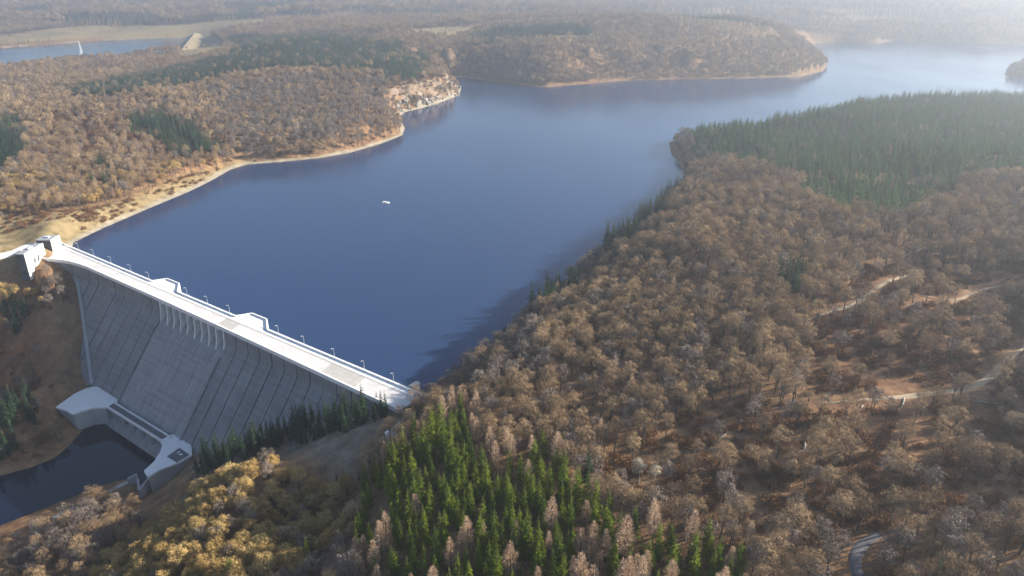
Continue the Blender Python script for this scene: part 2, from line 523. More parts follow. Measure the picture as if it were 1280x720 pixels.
# ------------------------------------------------------------------ regions of land cover
MEADOW = [region(p, 0) for p in [
    [(-60, 345), (-60, 285), (0, 268), (70, 268), (150, 252), (230, 222), (300, 200), (330, 205), (200, 265), (100, 306), (40, 330)],
    [(225, 78), (230, 50), (262, 45), (285, 58), (270, 72)],
    [(500, 40), (560, 32), (620, 34), (560, 52)],
    [(640, 42), (720, 40), (760, 46), (700, 54), (640, 54)],
    [(370, 44), (480, 46), (470, 52), (380, 50)],
    [(0, 45), (120, 32), (330, 24), (330, 34), (120, 46), (0, 56)]]]
STRIP = region([(235, 585), (300, 560), (380, 530), (440, 505), (500, 500), (522, 492), (520, 512), (470, 545), (445, 575), (440, 605), (420, 590), (390, 575), (345, 560), (290, 585), (250, 600)], 0)
RED = [region(p, 6) for p in [
    [(60, 150), (110, 118), (200, 118), (250, 150), (285, 190), (230, 205), (150, 190), (80, 195)],
    [(990, 395), (1060, 330), (1180, 310), (1300, 320), (1300, 560), (1150, 560), (1010, 520)],
    [(930, 560), (1010, 520), (1150, 560), (1120, 640), (1020, 650)]]]
SPARSE = [region(p, 6) for p in [
    [(750, 565), (850, 505), (940, 480), (1010, 500), (1150, 520), (1300, 530), (1300, 660), (1120, 640), (1020, 640), (960, 655), (860, 645), (780, 615)],
    [(1010, 420), (1060, 340), (1180, 320), (1300, 330), (1300, 520), (1150, 540), (1010, 510)]]]

# ground sheet
fx_ = gx.ravel(); fy_ = gy.ravel(); fz_ = gz.ravel()
ny_, nx_ = gx.shape
idx = np.arange(nx_ * ny_).reshape(ny_, nx_)
quads = np.stack([idx[:-1, :-1], idx[:-1, 1:], idx[1:, 1:], idx[1:, :-1]], -1).reshape(-1, 4)
me = bpy.data.meshes.new('terrain')
me.vertices.add(len(fx_))
me.vertices.foreach_set('co', np.stack([fx_, fy_, fz_], -1).ravel())
me.loops.add(quads.size)
me.loops.foreach_set('vertex_index', quads.ravel())
me.polygons.add(len(quads))
me.polygons.foreach_set('loop_start', np.arange(0, quads.size, 4))
me.polygons.foreach_set('use_smooth', np.ones(len(quads), bool))
me.update(calc_edges=True)

def soft(polys, w):
    d = np.full(fx_.shape, 1e9)
    for p in polys:
        d = np.minimum(d, sdist(fx_, fy_, p))
    return np.clip(0.5 - d / w, 0, 1)

for nm, val in (('meadow', soft(MEADOW, 20)), ('russet', soft(RED, 40)), ('strip', soft([STRIP], 10)), ('rock', soft([CLIFF], 20)),
                ('shore', np.clip(1.0 - np.abs(np.minimum(sdist(fx_, fy_, LAKE), sdist(fx_, fy_, LAKE2)) - 3) / np.where(fx_ > -60, 3.2, 9.0 + 5 * wobble(fx_, fy_, 61, 1 / 60)), 0, 1) * np.where(fx_ > -60, .6, 1.0))):
    a = me.attributes.new(nm, 'FLOAT', 'POINT')
    a.data.foreach_set('value', val.astype(np.float32))

m, nt, b = nodes_of('land')
p = pos(nt)
def attr(nt, n):
    return N(nt, 'ShaderNodeAttribute', attribute_name=n).outputs['Fac']
n1 = noise(nt, 0.012, 4, 0.6, p); n2 = noise(nt, 0.12, 5, 0.6, p); n3 = noise(nt, 0.9, 4, 0.6, p); n4 = noise(nt, .035, 4, .6, p)
litter = ramp(nt, n2, [(.28, (.07, .040, .022)), (.45, (.18, .095, .045)), (.58, (.28, .155, .068)), (.75, (.38, .25, .125))])
litter = mix(nt, ramp(nt, n1, [(.4, (0, 0, 0)), (.65, (.5, .5, .5))]), litter, (.24, .17, .10))
litter = mix(nt, mathn(nt, 'MULTIPLY', attr(nt, 'russet'), .75), litter, ramp(nt, n2, [(.3, (.10, .048, .026)), (.5, (.22, .105, .048)), (.72, (.34, .20, .10))]))
grass = ramp(nt, n2, [(.3, (.13, .095, .05)), (.46, (.24, .18, .085)), (.6, (.33, .25, .125)), (.75, (.22, .125, .065))])
c = mix(nt, attr(nt, 'meadow'), litter, grass)
c = mix(nt, attr(nt, 'strip'), c, ramp(nt, n2, [(.3, (.11, .085, .06)), (.5, (.20, .165, .12)), (.7, (.30, .255, .19))]))
stone = ramp(nt, n2, [(.3, (.10, .085, .068)), (.5, (.20, .172, .135)), (.7, (.33, .295, .24))])
c = mix(nt, mathn(nt, 'MULTIPLY', attr(nt, 'rock'), ramp(nt, n4, [(.42, (0, 0, 0)), (.62, (.8, .8, .8))])), c, stone)
beach = ramp(nt, n2, [(.3, (.22, .185, .13)), (.7, (.43, .375, .28))])
sh = mathn(nt, 'MULTIPLY', attr(nt, 'shore'), mathn(nt, 'ADD', n4, .45), True)
c = mix(nt, ramp(nt, sh, [(.35, (0, 0, 0)), (.6, (1, 1, 1))]), c, beach)
c = mix(nt, mathn(nt, 'MULTIPLY', ramp(nt, n3, [(.3, (1, 1, 1)), (.55, (0, 0, 0))]), .45), c, (.06, .042, .03))
nt.links.new(c, b.inputs['Base Color'])
bump(nt, b, n3, .6, .6)
me.materials.append(m)
terrain = link(bpy.data.objects.new('terrain', me))
tag(terrain, 'brown leaf-strewn hills and shores around the reservoir', None, None, 'structure')

def water_sheet(name, poly, z, mat, label):
    bm = bmesh.new()
    vs = [bm.verts.new((p[0], p[1], z)) for p in poly]
    es = [bm.edges.new((vs[i], vs[(i + 1) % len(vs)])) for i in range(len(vs))]
    bmesh.ops.triangle_fill(bm, edges=es, use_beauty=True)
    for f in bm.faces:
        if f.normal.z < 0:
            f.normal_flip()
    me = bpy.data.meshes.new(name)
    bm.to_mesh(me); bm.free()
    me.materials.append(MATS[mat])
    o = link(bpy.data.objects.new(name, me))
    return tag(o, label, None, None, 'structure')

def grow(poly, d):
    """push an outline outwards a little so that it ends under the bank"""
    a = sum(poly[i][0] * poly[(i + 1) % len(poly)][1] - poly[(i + 1) % len(poly)][0] * poly[i][1] for i in range(len(poly)))
    s = 1 if a > 0 else -1
    out = []
    for i in range(len(poly)):
        q = np.array(poly[i]); a_, b_ = np.array(poly[i - 1]), np.array(poly[(i + 1) % len(poly)])
        t = (b_ - a_) / (np.linalg.norm(b_ - a_) + 1e-9)
        out.append(tuple(q + s * d * np.array([t[1], -t[0]])))
    return out

lake_sheet = LAKE[:-3]
lake_sheet = grow(LAKE, 2.5)
lake_sheet[-3:] = [tuple(dw(436, -6)), tuple(dw(432, 3)), tuple(dw(24, 3))]
water_sheet('lake_water', lake_sheet, 0.0, 'lake_water', 'broad blue reservoir held back by the dam')
water_sheet('upper_lake_water', grow(LAKE2, 3), 5.0, 'lake_water', 'narrow blue second lake beyond the left hill')
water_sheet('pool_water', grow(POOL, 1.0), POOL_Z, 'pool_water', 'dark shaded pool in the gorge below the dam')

def ribbon(name, pts, w, mat, label, lift=0.3, step=6.0):
    P = [np.array(onto(*q)) if len(q) == 2 else np.array(q[:2]) for q in pts]
    L = []
    for a, b_ in zip(P[:-1], P[1:]):
        n = max(2, int(np.linalg.norm(b_ - a) / step))
        L += [a + (b_ - a) * k / n for k in range(n)]
    L.append(P[-1])
    L = np.array(L)
    for _ in range(6):
        L[1:-1] = (L[:-2] + 2 * L[1:-1] + L[2:]) / 4
    T = np.gradient(L, axis=0)
    T /= np.linalg.norm(T, axis=1)[:, None] + 1e-9
    Nn = np.stack([-T[:, 1], T[:, 0]], -1)
    ww = w * (0.5 + 0.12 * wobble(L[:, 0], L[:, 1], 3, 1 / 9))[:, None]
    i_ = np.arange(len(L))
    ww = ww * np.clip(np.minimum(i_, len(L) - 1 - i_) / 5, .12, 1)[:, None] if mat == 'track_soil' else ww
    cols = [L + Nn * ww * k for k in (-1, -.5, 0, .5, 1)]
    v = []
    for i in range(len(L)):
        zs = [float(ground(c[i][0], c[i][1])) for c in cols]
        for k, c in enumerate(cols):
            v.append((c[i][0], c[i][1], zs[k] + (lift if 0 < k < 4 else -0.4)))
    f = [(5 * i + k, 5 * i + k + 1, 5 * i + k + 6, 5 * i + k + 5) for i in range(len(L) - 1) for k in range(4)]
    o = mesh_obj(name, v, f, mat, None, True)
    return tag(o, label, None, None, 'structure'), L

TRACKS = []
for nm, pts, w, mt, lb in [
    ('path', [(1000, 404), (1030, 392), (1065, 385), (1085, 368), (1110, 350), (1150, 338)], 5.0, 'track_soil', 'pale dirt track curving through the clearing'),
    ('path', [(1020, 505), (1090, 500), (1160, 492), (1215, 488), (1245, 470), (1265, 440), (1300, 425)], 5.2, 'track_soil', 'pale dirt track climbing past the right edge'),
    ('path', [(1150, 370), (1185, 382), (1205, 375), (1225, 358), (1280, 356)], 4.5, 'track_soil', 'upper dirt track fork in the clearing'),
    ('path', [(1090, 330), (1120, 325), (1160, 308)], 3.5, 'track_soil', 'short bright track stretch under tall trees'),
    ('path', [(440, 600), (452, 572), (490, 545), (516, 508)], 3.5, 'track_soil', 'dirt track running down from the dam end'),
    ('road', [(1095, 760), (1068, 722), (1062, 700), (1072, 684), (1084, 674), (1100, 668)], 5.5, 'asphalt', 'grey asphalt road bend at the bottom right'),
    ('road', [(66, 648), (80, 640), (120, 620), (160, 605), (186, 592)], 5.0, 'grey_paving', 'pale service road beside the dark pool')]:
    o, L = ribbon(nm, pts, w, mt, lb)
    TRACKS.append((L, w))

# ------------------------------------------------------------------ the dam
def td(s):
    return float(np.interp(s, [27, 34, 54, 70, 79, 187, 287, 371, 438], [27.4, 23.8, 16.8, 14.6, 14.0, 14.2, 15.4, 17.0, 18.4]))
DECK_Z = 6.0
BASE_Z = -82.0
SLOPE = 0.82
SPL, SPR = 187.0, 268.0
dam = thing('dam', (*dw(216, 20), 0), 'long grey concrete gravity dam with a white crest road', 'dam')
DO = np.array([*dw(216, 20), 0.0])

def W(s, t, z):
    return tuple(np.array([*dw(s, t), z]) - DO)

def dam_part(mb, name, mat, parent=None):
    o = mesh_obj(name, mb.v, mb.f, mat, parent or dam)
    return o

def face_t(s, z, ins=0.0):
    head = td(s)
    return head - ins if z > -6 else head - ins + (-6 - z) * SLOPE

def block(s0, s1, ins=0.0, top=4.6):
    mb = MB()
    ring = lambda s: [W(s, 1.0 + ins, BASE_Z), W(s, face_t(s, BASE_Z, ins), BASE_Z), W(s, face_t(s, -9, ins), -9), W(s, face_t(s, -7, ins) + .25, -7), W(s, face_t(s, -5, ins), -5), W(s, td(s) - ins, top), W(s, 1.0 + ins, top)]
    return mb.loft(ring(s0), ring(s1))

# monoliths either side of the spillway, with open joints in front of a recessed core
core = MB()
for a, b_ in ((30, 50), (50, 80), (80, SPL - .3), (SPR + .3, 350), (350, 438)):
    core.add(*(lambda k: (k.v, k.f))(block(a, b_, 1.6, 4.4)))
dam_part(core, 'core', 'joint_shade')
edges = list(np.linspace(30, 78, 5)) + list(np.linspace(78, SPL, 9)[1:])
edges2 = list(np.linspace(SPR, 436, 14))
for E in (edges, edges2):
    for i, (a, b_) in enumerate(zip(E[:-1], E[1:])):
        j = rng.uniform(-.3, .3)
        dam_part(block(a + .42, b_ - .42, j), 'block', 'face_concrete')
# spillway: nine arched bays between thin piers, then the chute
NB = 9
bw = (SPR - SPL) / NB
for i in range(NB):
    a, b_ = SPL + i * bw, SPL + (i + 1) * bw
    mb = MB()
    ring = lambda s: [W(s, 1.0, BASE_Z), W(s, face_t(s, BASE_Z) + .6, BASE_Z), W(s, face_t(s, -15) - .2, -15), W(s, td(s) - .8, -8.5), W(s, td(s) - 4, -3.5), W(s, td(s) - 6, -2.6), W(s, 1.0, -2.6)]
    mb.loft(ring(a + .10), ring(b_ - .10))
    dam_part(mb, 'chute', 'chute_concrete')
    # arched spandrel carrying the deck over the bay
    ar = MB()
    n = 9
    prof = [(a + .3, 4.6), (b_ - .3, 4.6)]
    arc = [(b_ - .6 - (bw - 1.2) * k / (n - 1), 1.0 + 2.3 * math.sin(math.pi * k / (n - 1)) ** .7) for k in range(n)]
    prof = [(a + .3, 4.6), (a + .3, .6)] + arc[::-1] + [(b_ - .3, .6), (b_ - .3, 4.6)]
    ar.loft([W(s, td(s) - 0.05, z) for s, z in prof], [W(s, td(s) - 5, z) for s, z in prof])
    dam_part(ar, 'arch', 'white_concrete')
for i in range(NB + 1):
    s = SPL + i * bw
    mb = MB()
    sec = lambda ss: [W(ss, td(s) - 7, 4.6), W(ss, td(s) - 7, -9), W(ss, td(s) + 4.0, -16), W(ss, td(s) + 3.4, -12), W(ss, td(s) + 1.6, -6), W(ss, td(s) + 1.0, 2.5), W(ss, td(s) + 1.0, 4.6)]
    mb.loft(sec(s - .55), sec(s + .55))
    dam_part(mb, 'pier', 'white_concrete')
# training walls at both sides of the chute
for s in (SPL - .9, SPR + .9):
    mb = MB()
    sec = lambda ss: [W(ss, face_t(s, -14) - 1, -14), W(ss, face_t(s, -64) - 1, -64), W(ss, face_t(s, -64) + 1.6, -64), W(ss, face_t(s, -14) + 1.6, -14)]
    mb.loft(sec(s - .6), sec(s + .6))
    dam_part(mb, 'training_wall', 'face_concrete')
# deck and parapets
SS = list(np.linspace(27, 79, 14)) + list(np.linspace(85, 438, 30))
UP = lambda s: 0.0 if s > 20 else 0.0
outer = [(-4, -1.5)] + [(s, -.2) for s in (438,)]
deck = MB()
left = [(-4, -1.0), (-22, 4), (-6, 22), (14, 30), (24, 29)]
for a, b_ in zip(SS[:-1], SS[1:]):
    deck.loft([W(a, -.6, 4.6), W(a, td(a) + .9, 4.6), W(a, td(a) + .9, DECK_Z), W(a, -.6, DECK_Z)], [W(b_, -.6, 4.6), W(b_, td(b_) + .9, 4.6), W(b_, td(b_) + .9, DECK_Z), W(b_, -.6, DECK_Z)])
dam_part(deck, 'deck', 'deck_paving')
pl = MB()
pl.prism([W(s, t, 0)[:2] for s, t in [(26.9, -.6), (26.9, td(27) + .9), (16, 33), (4, 32), (-14, 18), (-26, 8), (-12, -1.2)]], -6.0, DECK_Z - .004)
dam_part(pl, 'forecourt', 'deck_paving')
para = MB()
for a, b_ in zip(SS[:-1], SS[1:]):
    para.loft([W(a, td(a) + .05, DECK_Z + .002), W(a, td(a) + 1.1, 4.4), W(a, td(a) + 1.1, DECK_Z + 1.15), W(a, td(a) + .05, DECK_Z + 1.15)],
              [W(b_, td(b_) + .05, DECK_Z + .002), W(b_, td(b_) + 1.1, 4.4), W(b_, td(b_) + 1.1, DECK_Z + 1.15), W(b_, td(b_) + .05, DECK_Z + 1.15)])
dam_part(para, 'parapet', 'white_concrete')
para = MB()
BAYS = ((150, 187), (259, 296))
for a, b_ in ((-6, 150), (187, 259), (296, 438)):
    para.loft([W(a, -1.0, 4.4), W(a, .3, DECK_Z + .002), W(a, .3, DECK_Z + 1.15), W(a, -1.0, DECK_Z + 1.15)], [W(b_, -1.0, 4.4), W(b_, .3, DECK_Z + .002), W(b_, .3, DECK_Z + 1.15), W(b_, -1.0, DECK_Z + 1.15)])
dam_part(para, 'parapet', 'white_concrete')
# raised footway along the lake side
fw = MB()
fw.loft([W(-4, .32, DECK_Z - .05), W(-4, 3.6, DECK_Z - .05), W(-4, 3.6, DECK_Z + .14), W(-4, .32, DECK_Z + .14)], [W(437.5, .32, DECK_Z - .05), W(437.5, 3.6, DECK_Z - .05), W(437.5, 3.6, DECK_Z + .14), W(437.5, .32, DECK_Z + .14)])
dam_part(fw, 'footway', 'white_concrete')
ks = MB()
ks.loft([W(-4, 3.62, DECK_Z - .05), W(-4, 4.5, DECK_Z - .05), W(-4, 4.5, DECK_Z + .13), W(-4, 3.62, DECK_Z + .13)], [W(437.5, 3.62, DECK_Z - .05), W(437.5, 4.5, DECK_Z - .05), W(437.5, 4.5, DECK_Z + .13), W(437.5, 3.62, DECK_Z + .13)])
dam_part(ks, 'kerb', 'kerb_stone')
uf = MB()
uf.loft([W(24, 1.0, BASE_Z), W(24, 2.0, BASE_Z), W(24, 2.0, 4.5), W(24, -.5, 4.5)], [W(438, 1.0, BASE_Z), W(438, 2.0, BASE_Z), W(438, 2.0, 4.5), W(438, -.5, 4.5)])
dam_part(uf, 'upstream_face', 'plain_concrete')
for a, b_ in BAYS:
    mb = MB()
    out = [(a, -.6), (a + 6, -10.5), (b_ - 14, -10.5), (b_, -.6)]
    mb.prism([W(s, t, 0)[:2] for s, t in out], -20, DECK_Z + .15)
    o = dam_part(mb, 'viewing_bay', 'white_concrete')
    pr = MB()
    for (s0, t0), (s1, t1) in zip(out[:-1], out[1:]):
        d = np.array([s1 - s0, t1 - t0]); d /= np.linalg.norm(d); nrm = np.array([-d[1], d[0]]) * .9
        q = [(s0, t0), (s1, t1), (s1 + nrm[0], t1 + nrm[1]), (s0 + nrm[0], t0 + nrm[1])]
        pr.prism([W(s, t, 0)[:2] for s, t in q], DECK_Z - 1, DECK_Z + 1.2 + .003 * len(pr.v))
    dam_part(pr, 'parapet', 'white_concrete', o)
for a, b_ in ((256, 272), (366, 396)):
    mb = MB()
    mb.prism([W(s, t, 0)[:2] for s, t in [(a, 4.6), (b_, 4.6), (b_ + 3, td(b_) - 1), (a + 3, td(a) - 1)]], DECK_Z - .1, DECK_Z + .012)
    dam_part(mb, 'darker_deck_area', 'grey_paving')  # stretch of deck in a darker grey than the rest
# spillway outfall: apron wall, bridge on piers and the two platforms
PZ = -60.0
mb = MB(); mb.prism([W(s, t, 0)[:2] for s, t in [(182, 57), (266, 57), (266, 60.5), (182, 60.5)]], -84, PZ - 1.4)
dam_part(mb, 'outfall_wall', 'face_concrete')
mb = MB(); mb.prism([W(s, t, 0)[:2] for s, t in [(184, 62.6), (264, 62.6), (264, 68.8), (184, 68.8)]], PZ - 1.4, PZ)
br = dam_part(mb, 'outfall_bridge', 'asphalt')
for t in (62.4, 68.2):
    mb = MB(); mb.prism([W(s, q, 0)[:2] for s, q in [(186, t), (262, t), (262, t + .9), (186, t + .9)]], PZ - .9, PZ + 1.1)
    dam_part(mb, 'parapet', 'white_concrete', br)
for k in range(6):
    s = 194 + k * 12.5
    mb = MB(); mb.prism([W(q, t, 0)[:2] for q, t in [(s - .8, 60.4), (s + .8, 60.4), (s + .8, 67.4), (s, 68.6), (s - .8, 67.4)]], -84, PZ - 1.5)
    dam_part(mb, 'bridge_pier', 'plain_concrete')
LP = [(158, 91), (150, 74), (148.9, 64.3), (152.6, 58), (186.2, 59), (188, 69), (184, 71.5), (180, 76), (178.5, 82), (177, 88), (168.7, 88.5)]
RP = [(258, 59), (277.7, 58), (290, 65.2), (291, 75), (288, 86), (289, 95), (281, 93), (277, 84), (270.5, 76), (264, 70.5), (258, 69)]
def shrink(poly, d):
    c = np.mean(poly, axis=0)
    return [tuple(c + (np.array(q) - c) * (1 - d / max(1, np.linalg.norm(np.array(q) - c)))) for q in poly]
for pts in (LP, RP):
    mb = MB(); mb.prism([W(s, t, 0)[:2] for s, t in pts], PZ - 1.3, PZ + .05)
    pf = dam_part(mb, 'platform', 'white_concrete')
    pf['label'] = 'pale flat concrete platform at the dam foot'
    mb = MB(); mb.prism([W(s, t, 0)[:2] for s, t in shrink(pts, 1.2)], -84, PZ - 1.32)
    dam_part(mb, 'retaining_wall', 'plain_concrete', pf)
mb = MB(); mb.prism([W(s, t, 0)[:2] for s, t in [(277, 66), (289, 66.5), (290, 76), (279, 76)]], PZ - .2, PZ + .35)
dam_part(mb, 'parking_pad', 'asphalt')
# low guide wall of the pool, running on from the platform
gw = MB()
pts = [dw(284, 92), dw(287, 101), np.array(at(172, 597, -70)), np.array(at(160, 601, -72))]
for a, b_ in zip(pts[:-1], pts[1:]):
    d = (b_ - a) / np.linalg.norm(b_ - a); nr = np.array([-d[1], d[0]]) * .7
    ax = lambda q, z: (q[0] - DO[0], q[1] - DO[1], z)
    z0 = -64 if a is pts[0] else -67
    gw.loft([ax(a - nr, -80), ax(a + nr, -80), ax(a + nr, z0), ax(a - nr, z0)], [ax(b_ - nr, -80), ax(b_ + nr, -80), ax(b_ + nr, z0 - 3), ax(b_ - nr, z0 - 3)])
dam_part(gw, 'guide_wall', 'plain_concrete')
# concrete edge where the face meets the left bank
mb = MB()
for (s0, z0), (s1, z1) in zip([(62, -8), (90, -26), (120, -44)], [(90, -26), (120, -44), (147, -60)]):
    r_ = lambda s, z: [W(s, face_t(s, z) - .5, z - 1), W(s, face_t(s, z) + 2.0, z - 1), W(s, face_t(s, z) + 2.0, z + 1.2), W(s, face_t(s, z) - .5, z + 1.2)]
    mb.loft(r_(s0, z0), r_(s1, z1))
dam_part(mb, 'abutment_ledge', 'plain_concrete')

# road on from the forecourt to the left
ribbon('road', [tuple([*dw(-8, 16), 0]), (20, 322), (0, 323), (-40, 325), (-90, 330)], 8, 'deck_paving', 'pale approach road leaving the dam to the left')

# gatehouses
def gatehouse(x0, x1, y0, y1, z0, z1, slots, label):
    t = thing('gatehouse', ((x0 + x1) / 2, (y0 + y1) / 2, z0), label, 'gatehouse', 'concrete gatehouses at the dam end')
    cx, cy = (x0 + x1) / 2, (y0 + y1) / 2
    w, l, h = (x1 - x0) / 2, (y1 - y0) / 2, z1 - z0
    MB().box(-w, w - .5, -l, l, -4, h - .6).build('wall', 'dark_grey_door_and_wall_shade', t)  # dark grey puts the shade of the sunless sides into the colour
    MB().box(w - .48, w, -l - .3, l + .3, -4, h + .2).build('end_wall', 'white_concrete', t)  # sun-facing side set off in white for the light on it
    r = MB().box(-w - .4, w - .5, -l - .4, l + .4, h - .58, h).build('roof', 'roof_felt', t)
    MB().box(-w * .3, w * .2, -l * .2, l * .3, h + .002, h + 1.1).build('roof_hatch', 'galvanised_steel', r)
    for k in range(slots):
        yy = -l * .05 + k * 5.2 - 1.5
        mb = MB()
        ring = [(yy + 1.3 * math.cos(a) + 1.0 * math.sin(a), h * .5 + 3.2 * math.sin(a)) for a in np.linspace(0, 2 * math.pi, 12, endpoint=False)]
        mb.loft([(w - .2, p_, q_) for p_, q_ in ring], [(w + .06, p_, q_) for p_, q_ in ring])
        mb.build('window', 'dark_glass', t)
    MB().box(-w * .5, w * .1, -l - .08, -l + .1, 0.5, 3.4).build('door', 'joint_shade', t)
    return t
gatehouse(-406, -399, 570, 596, -1, 18, 2, 'white ended gatehouse with two slanted dark openings beside the road')
gatehouse(-413, -400, 609, 622, 6, 16.2, 0, 'square gatehouse with shaded dark walls and a plain sunlit white end beside the lake')

# crest lamps
def lamp_proto():
    mbp = MB().tube((0, 0, 0), (0, 0, 6.2), .13, .08).tube((0, 0, 0), (0, 0, .8), .24, .2)
    mba = MB().tube((0, 0, 6.15), (0, 1.3, 6.6), .07, .06)
    mbh = MB().loft([(-.22, 1.1, 6.5), (.22, 1.1, 6.5), (.22, 1.1, 6.72), (-.22, 1.1, 6.72)], [(-.14, 2.1, 6.62), (.14, 2.1, 6.62), (.14, 2.1, 6.74), (-.14, 2.1, 6.74)])
    return [('pole', mbp), ('arm', mba), ('lamp_head', mbh)]
LPS = [33.6, 60, 89, 120, 147, 199.8, 226, 253, 307.7, 334, 363, 390, 415]
lm = {}
rzl = math.atan2(DT[1], DT[0]) - math.pi / 2
names_l = ['first crest lamp from the gatehouses', 'second crest lamp from the gatehouses', 'third crest lamp from the gatehouses', 'crest lamp two before the upper viewing bay',
           'crest lamp just before the upper viewing bay', 'crest lamp just after the upper viewing bay', 'crest lamp midway between the two viewing bays', 'crest lamp just before the lower viewing bay',
           'crest lamp just after the lower viewing bay', 'second crest lamp after the lower viewing bay', 'third crest lamp after the lower viewing bay', 'crest lamp where the shaded road begins', 'last crest lamp next to the wooded slope']
for s, lb in zip(LPS, names_l):
    t = thing('street_lamp', (*dw(s, -.35), DECK_Z + 1.15), 'thin grey ' + lb, 'street lamp', 'lamps along the dam crest', rzl)
    for nm, mb in lamp_proto():
        if nm not in lm:
            lm[nm] = mb.build(nm, 'galvanised_steel', t)
        else:
            c_ = lm[nm].copy(); link(c_, t)

# hut at the near end of the crest, and the white roofed shed by the track
def hut(x, y, z, w, l, h, rz, label, roofmat, wallmat):
    t = thing('hut', (x, y, z), label, 'hut', None, rz)
    MB().box(-w, w, -l, l, -2, h).build('wall', wallmat, t)
    mb = MB()
    mb.loft([(-w - .4, -l - .4, h), (w + .4, -l - .4, h), (0, -l - .4, h + w * .55)], [(-w - .4, l + .4, h), (w + .4, l + .4, h), (0, l + .4, h + w * .55)])
    mb.build('roof', roofmat, t)
    MB().box(-.5, .5, -l - .06, -l + .1, .05, 2.1).build('door', 'dark_grey_door_and_wall_shade', t)
    MB().box(w - .1, w + .05, -.6, .6, 1.0, 2.0).build('window', 'dark_glass', t)
hx, hy = dw(427, -5)
hut(hx, hy, 4.5, 2.0, 3.0, 2.7, rzl, 'small pale hut at the wooded end of the crest', 'roof_felt', 'white_concrete')
hx, hy = onto(489, 549)
hut(hx, hy, float(ground(hx, hy)) + .2, 2.2, 3.2, 2.6, .5, 'small white roofed hut beside the spruce grove', 'white_paint', 'white_concrete')

# car on the parking pad
def car(x, y, z, rz, label):
    t = thing('parked_car', (x, y, z), label, 'car', None, rz)
    body = [(-2.1, .35), (2.1, .35), (2.15, .75), (1.3, .92), (-1.9, .98), (-2.15, .7)]
    MB().loft([(a, -.85, b_) for a, b_ in body], [(a, .85, b_) for a, b_ in body]).build('body', 'white_paint', t)
    cab = [(-1.8, .96), (.95, .93), (.2, 1.45), (-1.4, 1.48)]
    cb = MB().loft([(a, -.72, b_) for a, b_ in cab], [(a, .72, b_) for a, b_ in cab]).build('cabin', 'dark_glass', t)
    MB().box(-1.35, .15, -.68, .68, 1.485, 1.53).build('roof_panel', 'white_paint', cb)
    for wx in (-1.35, 1.35):
        for sy in (-1, 1):
            MB().tube((wx, sy * .70, .32), (wx, sy * .90, .32), .32, .32, 12).build('wheel', 'rubber', t)
hx, hy = dw(284, 70)
car(hx, hy, PZ + .35, math.atan2(DE[1], DE[0]), 'white car parked on the dark pad at the dam foot')

# boat on the lake
bx, by = at(482, 254, 0)
bt = thing('boat', (bx, by, 0), 'small white motorboat alone on the open water', 'boat', None, R(12))
bt.scale = (.82, .82, .82)
def hull_ring(x, w, k, d):
    return [(x, -w, k), (x, -w * .75, -d), (x, w * .75, -d), (x, w, k)]
secs = [(-5, 1.6, 1.0, .4), (-2, 1.8, 1.0, .45), (2, 1.6, 1.15, .4), (4, .9, 1.35, .3), (5.4, .08, 1.5, .1)]
mb = MB()
for a, b_ in zip(secs[:-1], secs[1:]):
    mb.loft(hull_ring(*a), hull_ring(*b_))
mb.build('hull', 'white_paint', bt)
cb = MB().loft([(-3.6, -1.3, .98), (1.6, -1.2, 1.1), (1.6, 1.2, 1.1), (-3.6, 1.3, .98)], [(-3.3, -1.1, 2.5), (.6, -1.0, 2.5), (.6, 1.0, 2.5), (-3.3, 1.1, 2.5)]).build('cabin', 'white_paint', bt)
MB().loft([(-3.7, -1.25, 2.505), (1.0, -1.15, 2.505), (1.0, 1.15, 2.505), (-3.7, 1.25, 2.505)], [(-3.6, -1.1, 2.68), (.8, -1.0, 2.68), (.8, 1.0, 2.68), (-3.6, 1.1, 2.68)]).build('cabin_roof', 'white_paint', bt)
for sy in (-1, 1):
    MB().box(-2.8, .4, sy * 1.2 - .06, sy * 1.2 + .06, 1.5, 2.1).build('window', 'dark_glass', bt)

# pale mast in front of the second lake
mx, my = onto(103, 74)
mz = float(ground(mx, my))
ma = thing('mast', (mx, my, mz), 'pale tapering lattice mast standing before the far lake', 'mast')
HM = 50.0
mb = MB()
for sx in (-1, 1):
    for sy in (-1, 1):
        mb.tube((sx * 3.6, sy * 3.6, -1), (sx * .4, sy * .4, HM), .6, .35, 4)
mb.build('frame', 'white_paint', ma)
br = MB()
for k in range(9):
    z0, z1 = HM * k / 9, HM * (k + 1) / 9
    a, b_ = 3.6 - 3.2 * k / 9, 3.6 - 3.2 * (k + 1) / 9
    for sx, sy, ex, ey in ((-1, -1, 1, -1), (1, -1, 1, 1), (1, 1, -1, 1), (-1, 1, -1, -1)):
        br.tube((sx * a, sy * a, z0), (ex * b_, ey * b_, z1), .3, .3, 3)
br.build('bracing', 'white_paint', ma)
MB().box(-5, 5, -.25, .25, HM * .78, HM * .8).build('crossarm', 'white_paint', ma)

# embankment at the end of the second lake
E0, E1 = np.array(at(224, 78, 5)), np.array(at(246, 46, 5))
ed = (E1 - E0) / np.linalg.norm(E1 - E0); en = np.array([ed[1], -ed[0]])
if en[0] < 0: en = -en
eo = (E0 + E1) / 2
em = thing('embankment', (eo[0], eo[1], 0), 'pale yellow earth embankment closing the far lake', 'embankment')
def er(q, k):
    return [(*(q - en * 40 * k - eo), 2), (*(q - en * 5 * k - eo), 2 + 19 * k), (*(q + en * 6 * k - eo), 2 + 19 * k), (*(q + en * 130 * k - eo), -4)]
mb = MB()
nseg = 6
for k in range(nseg):
    f0, f1 = k / nseg, (k + 1) / nseg
    w_ = lambda f: .9 + .1 * math.sin(math.pi * f)
    mb.loft(er(E0 - ed * 30 + (E1 - E0) * f0, w_(f0)), er(E0 - ed * 30 + (E1 - E0) * f1, w_(f1)))
mb.build('slope', 'pale_embankment', em, False)
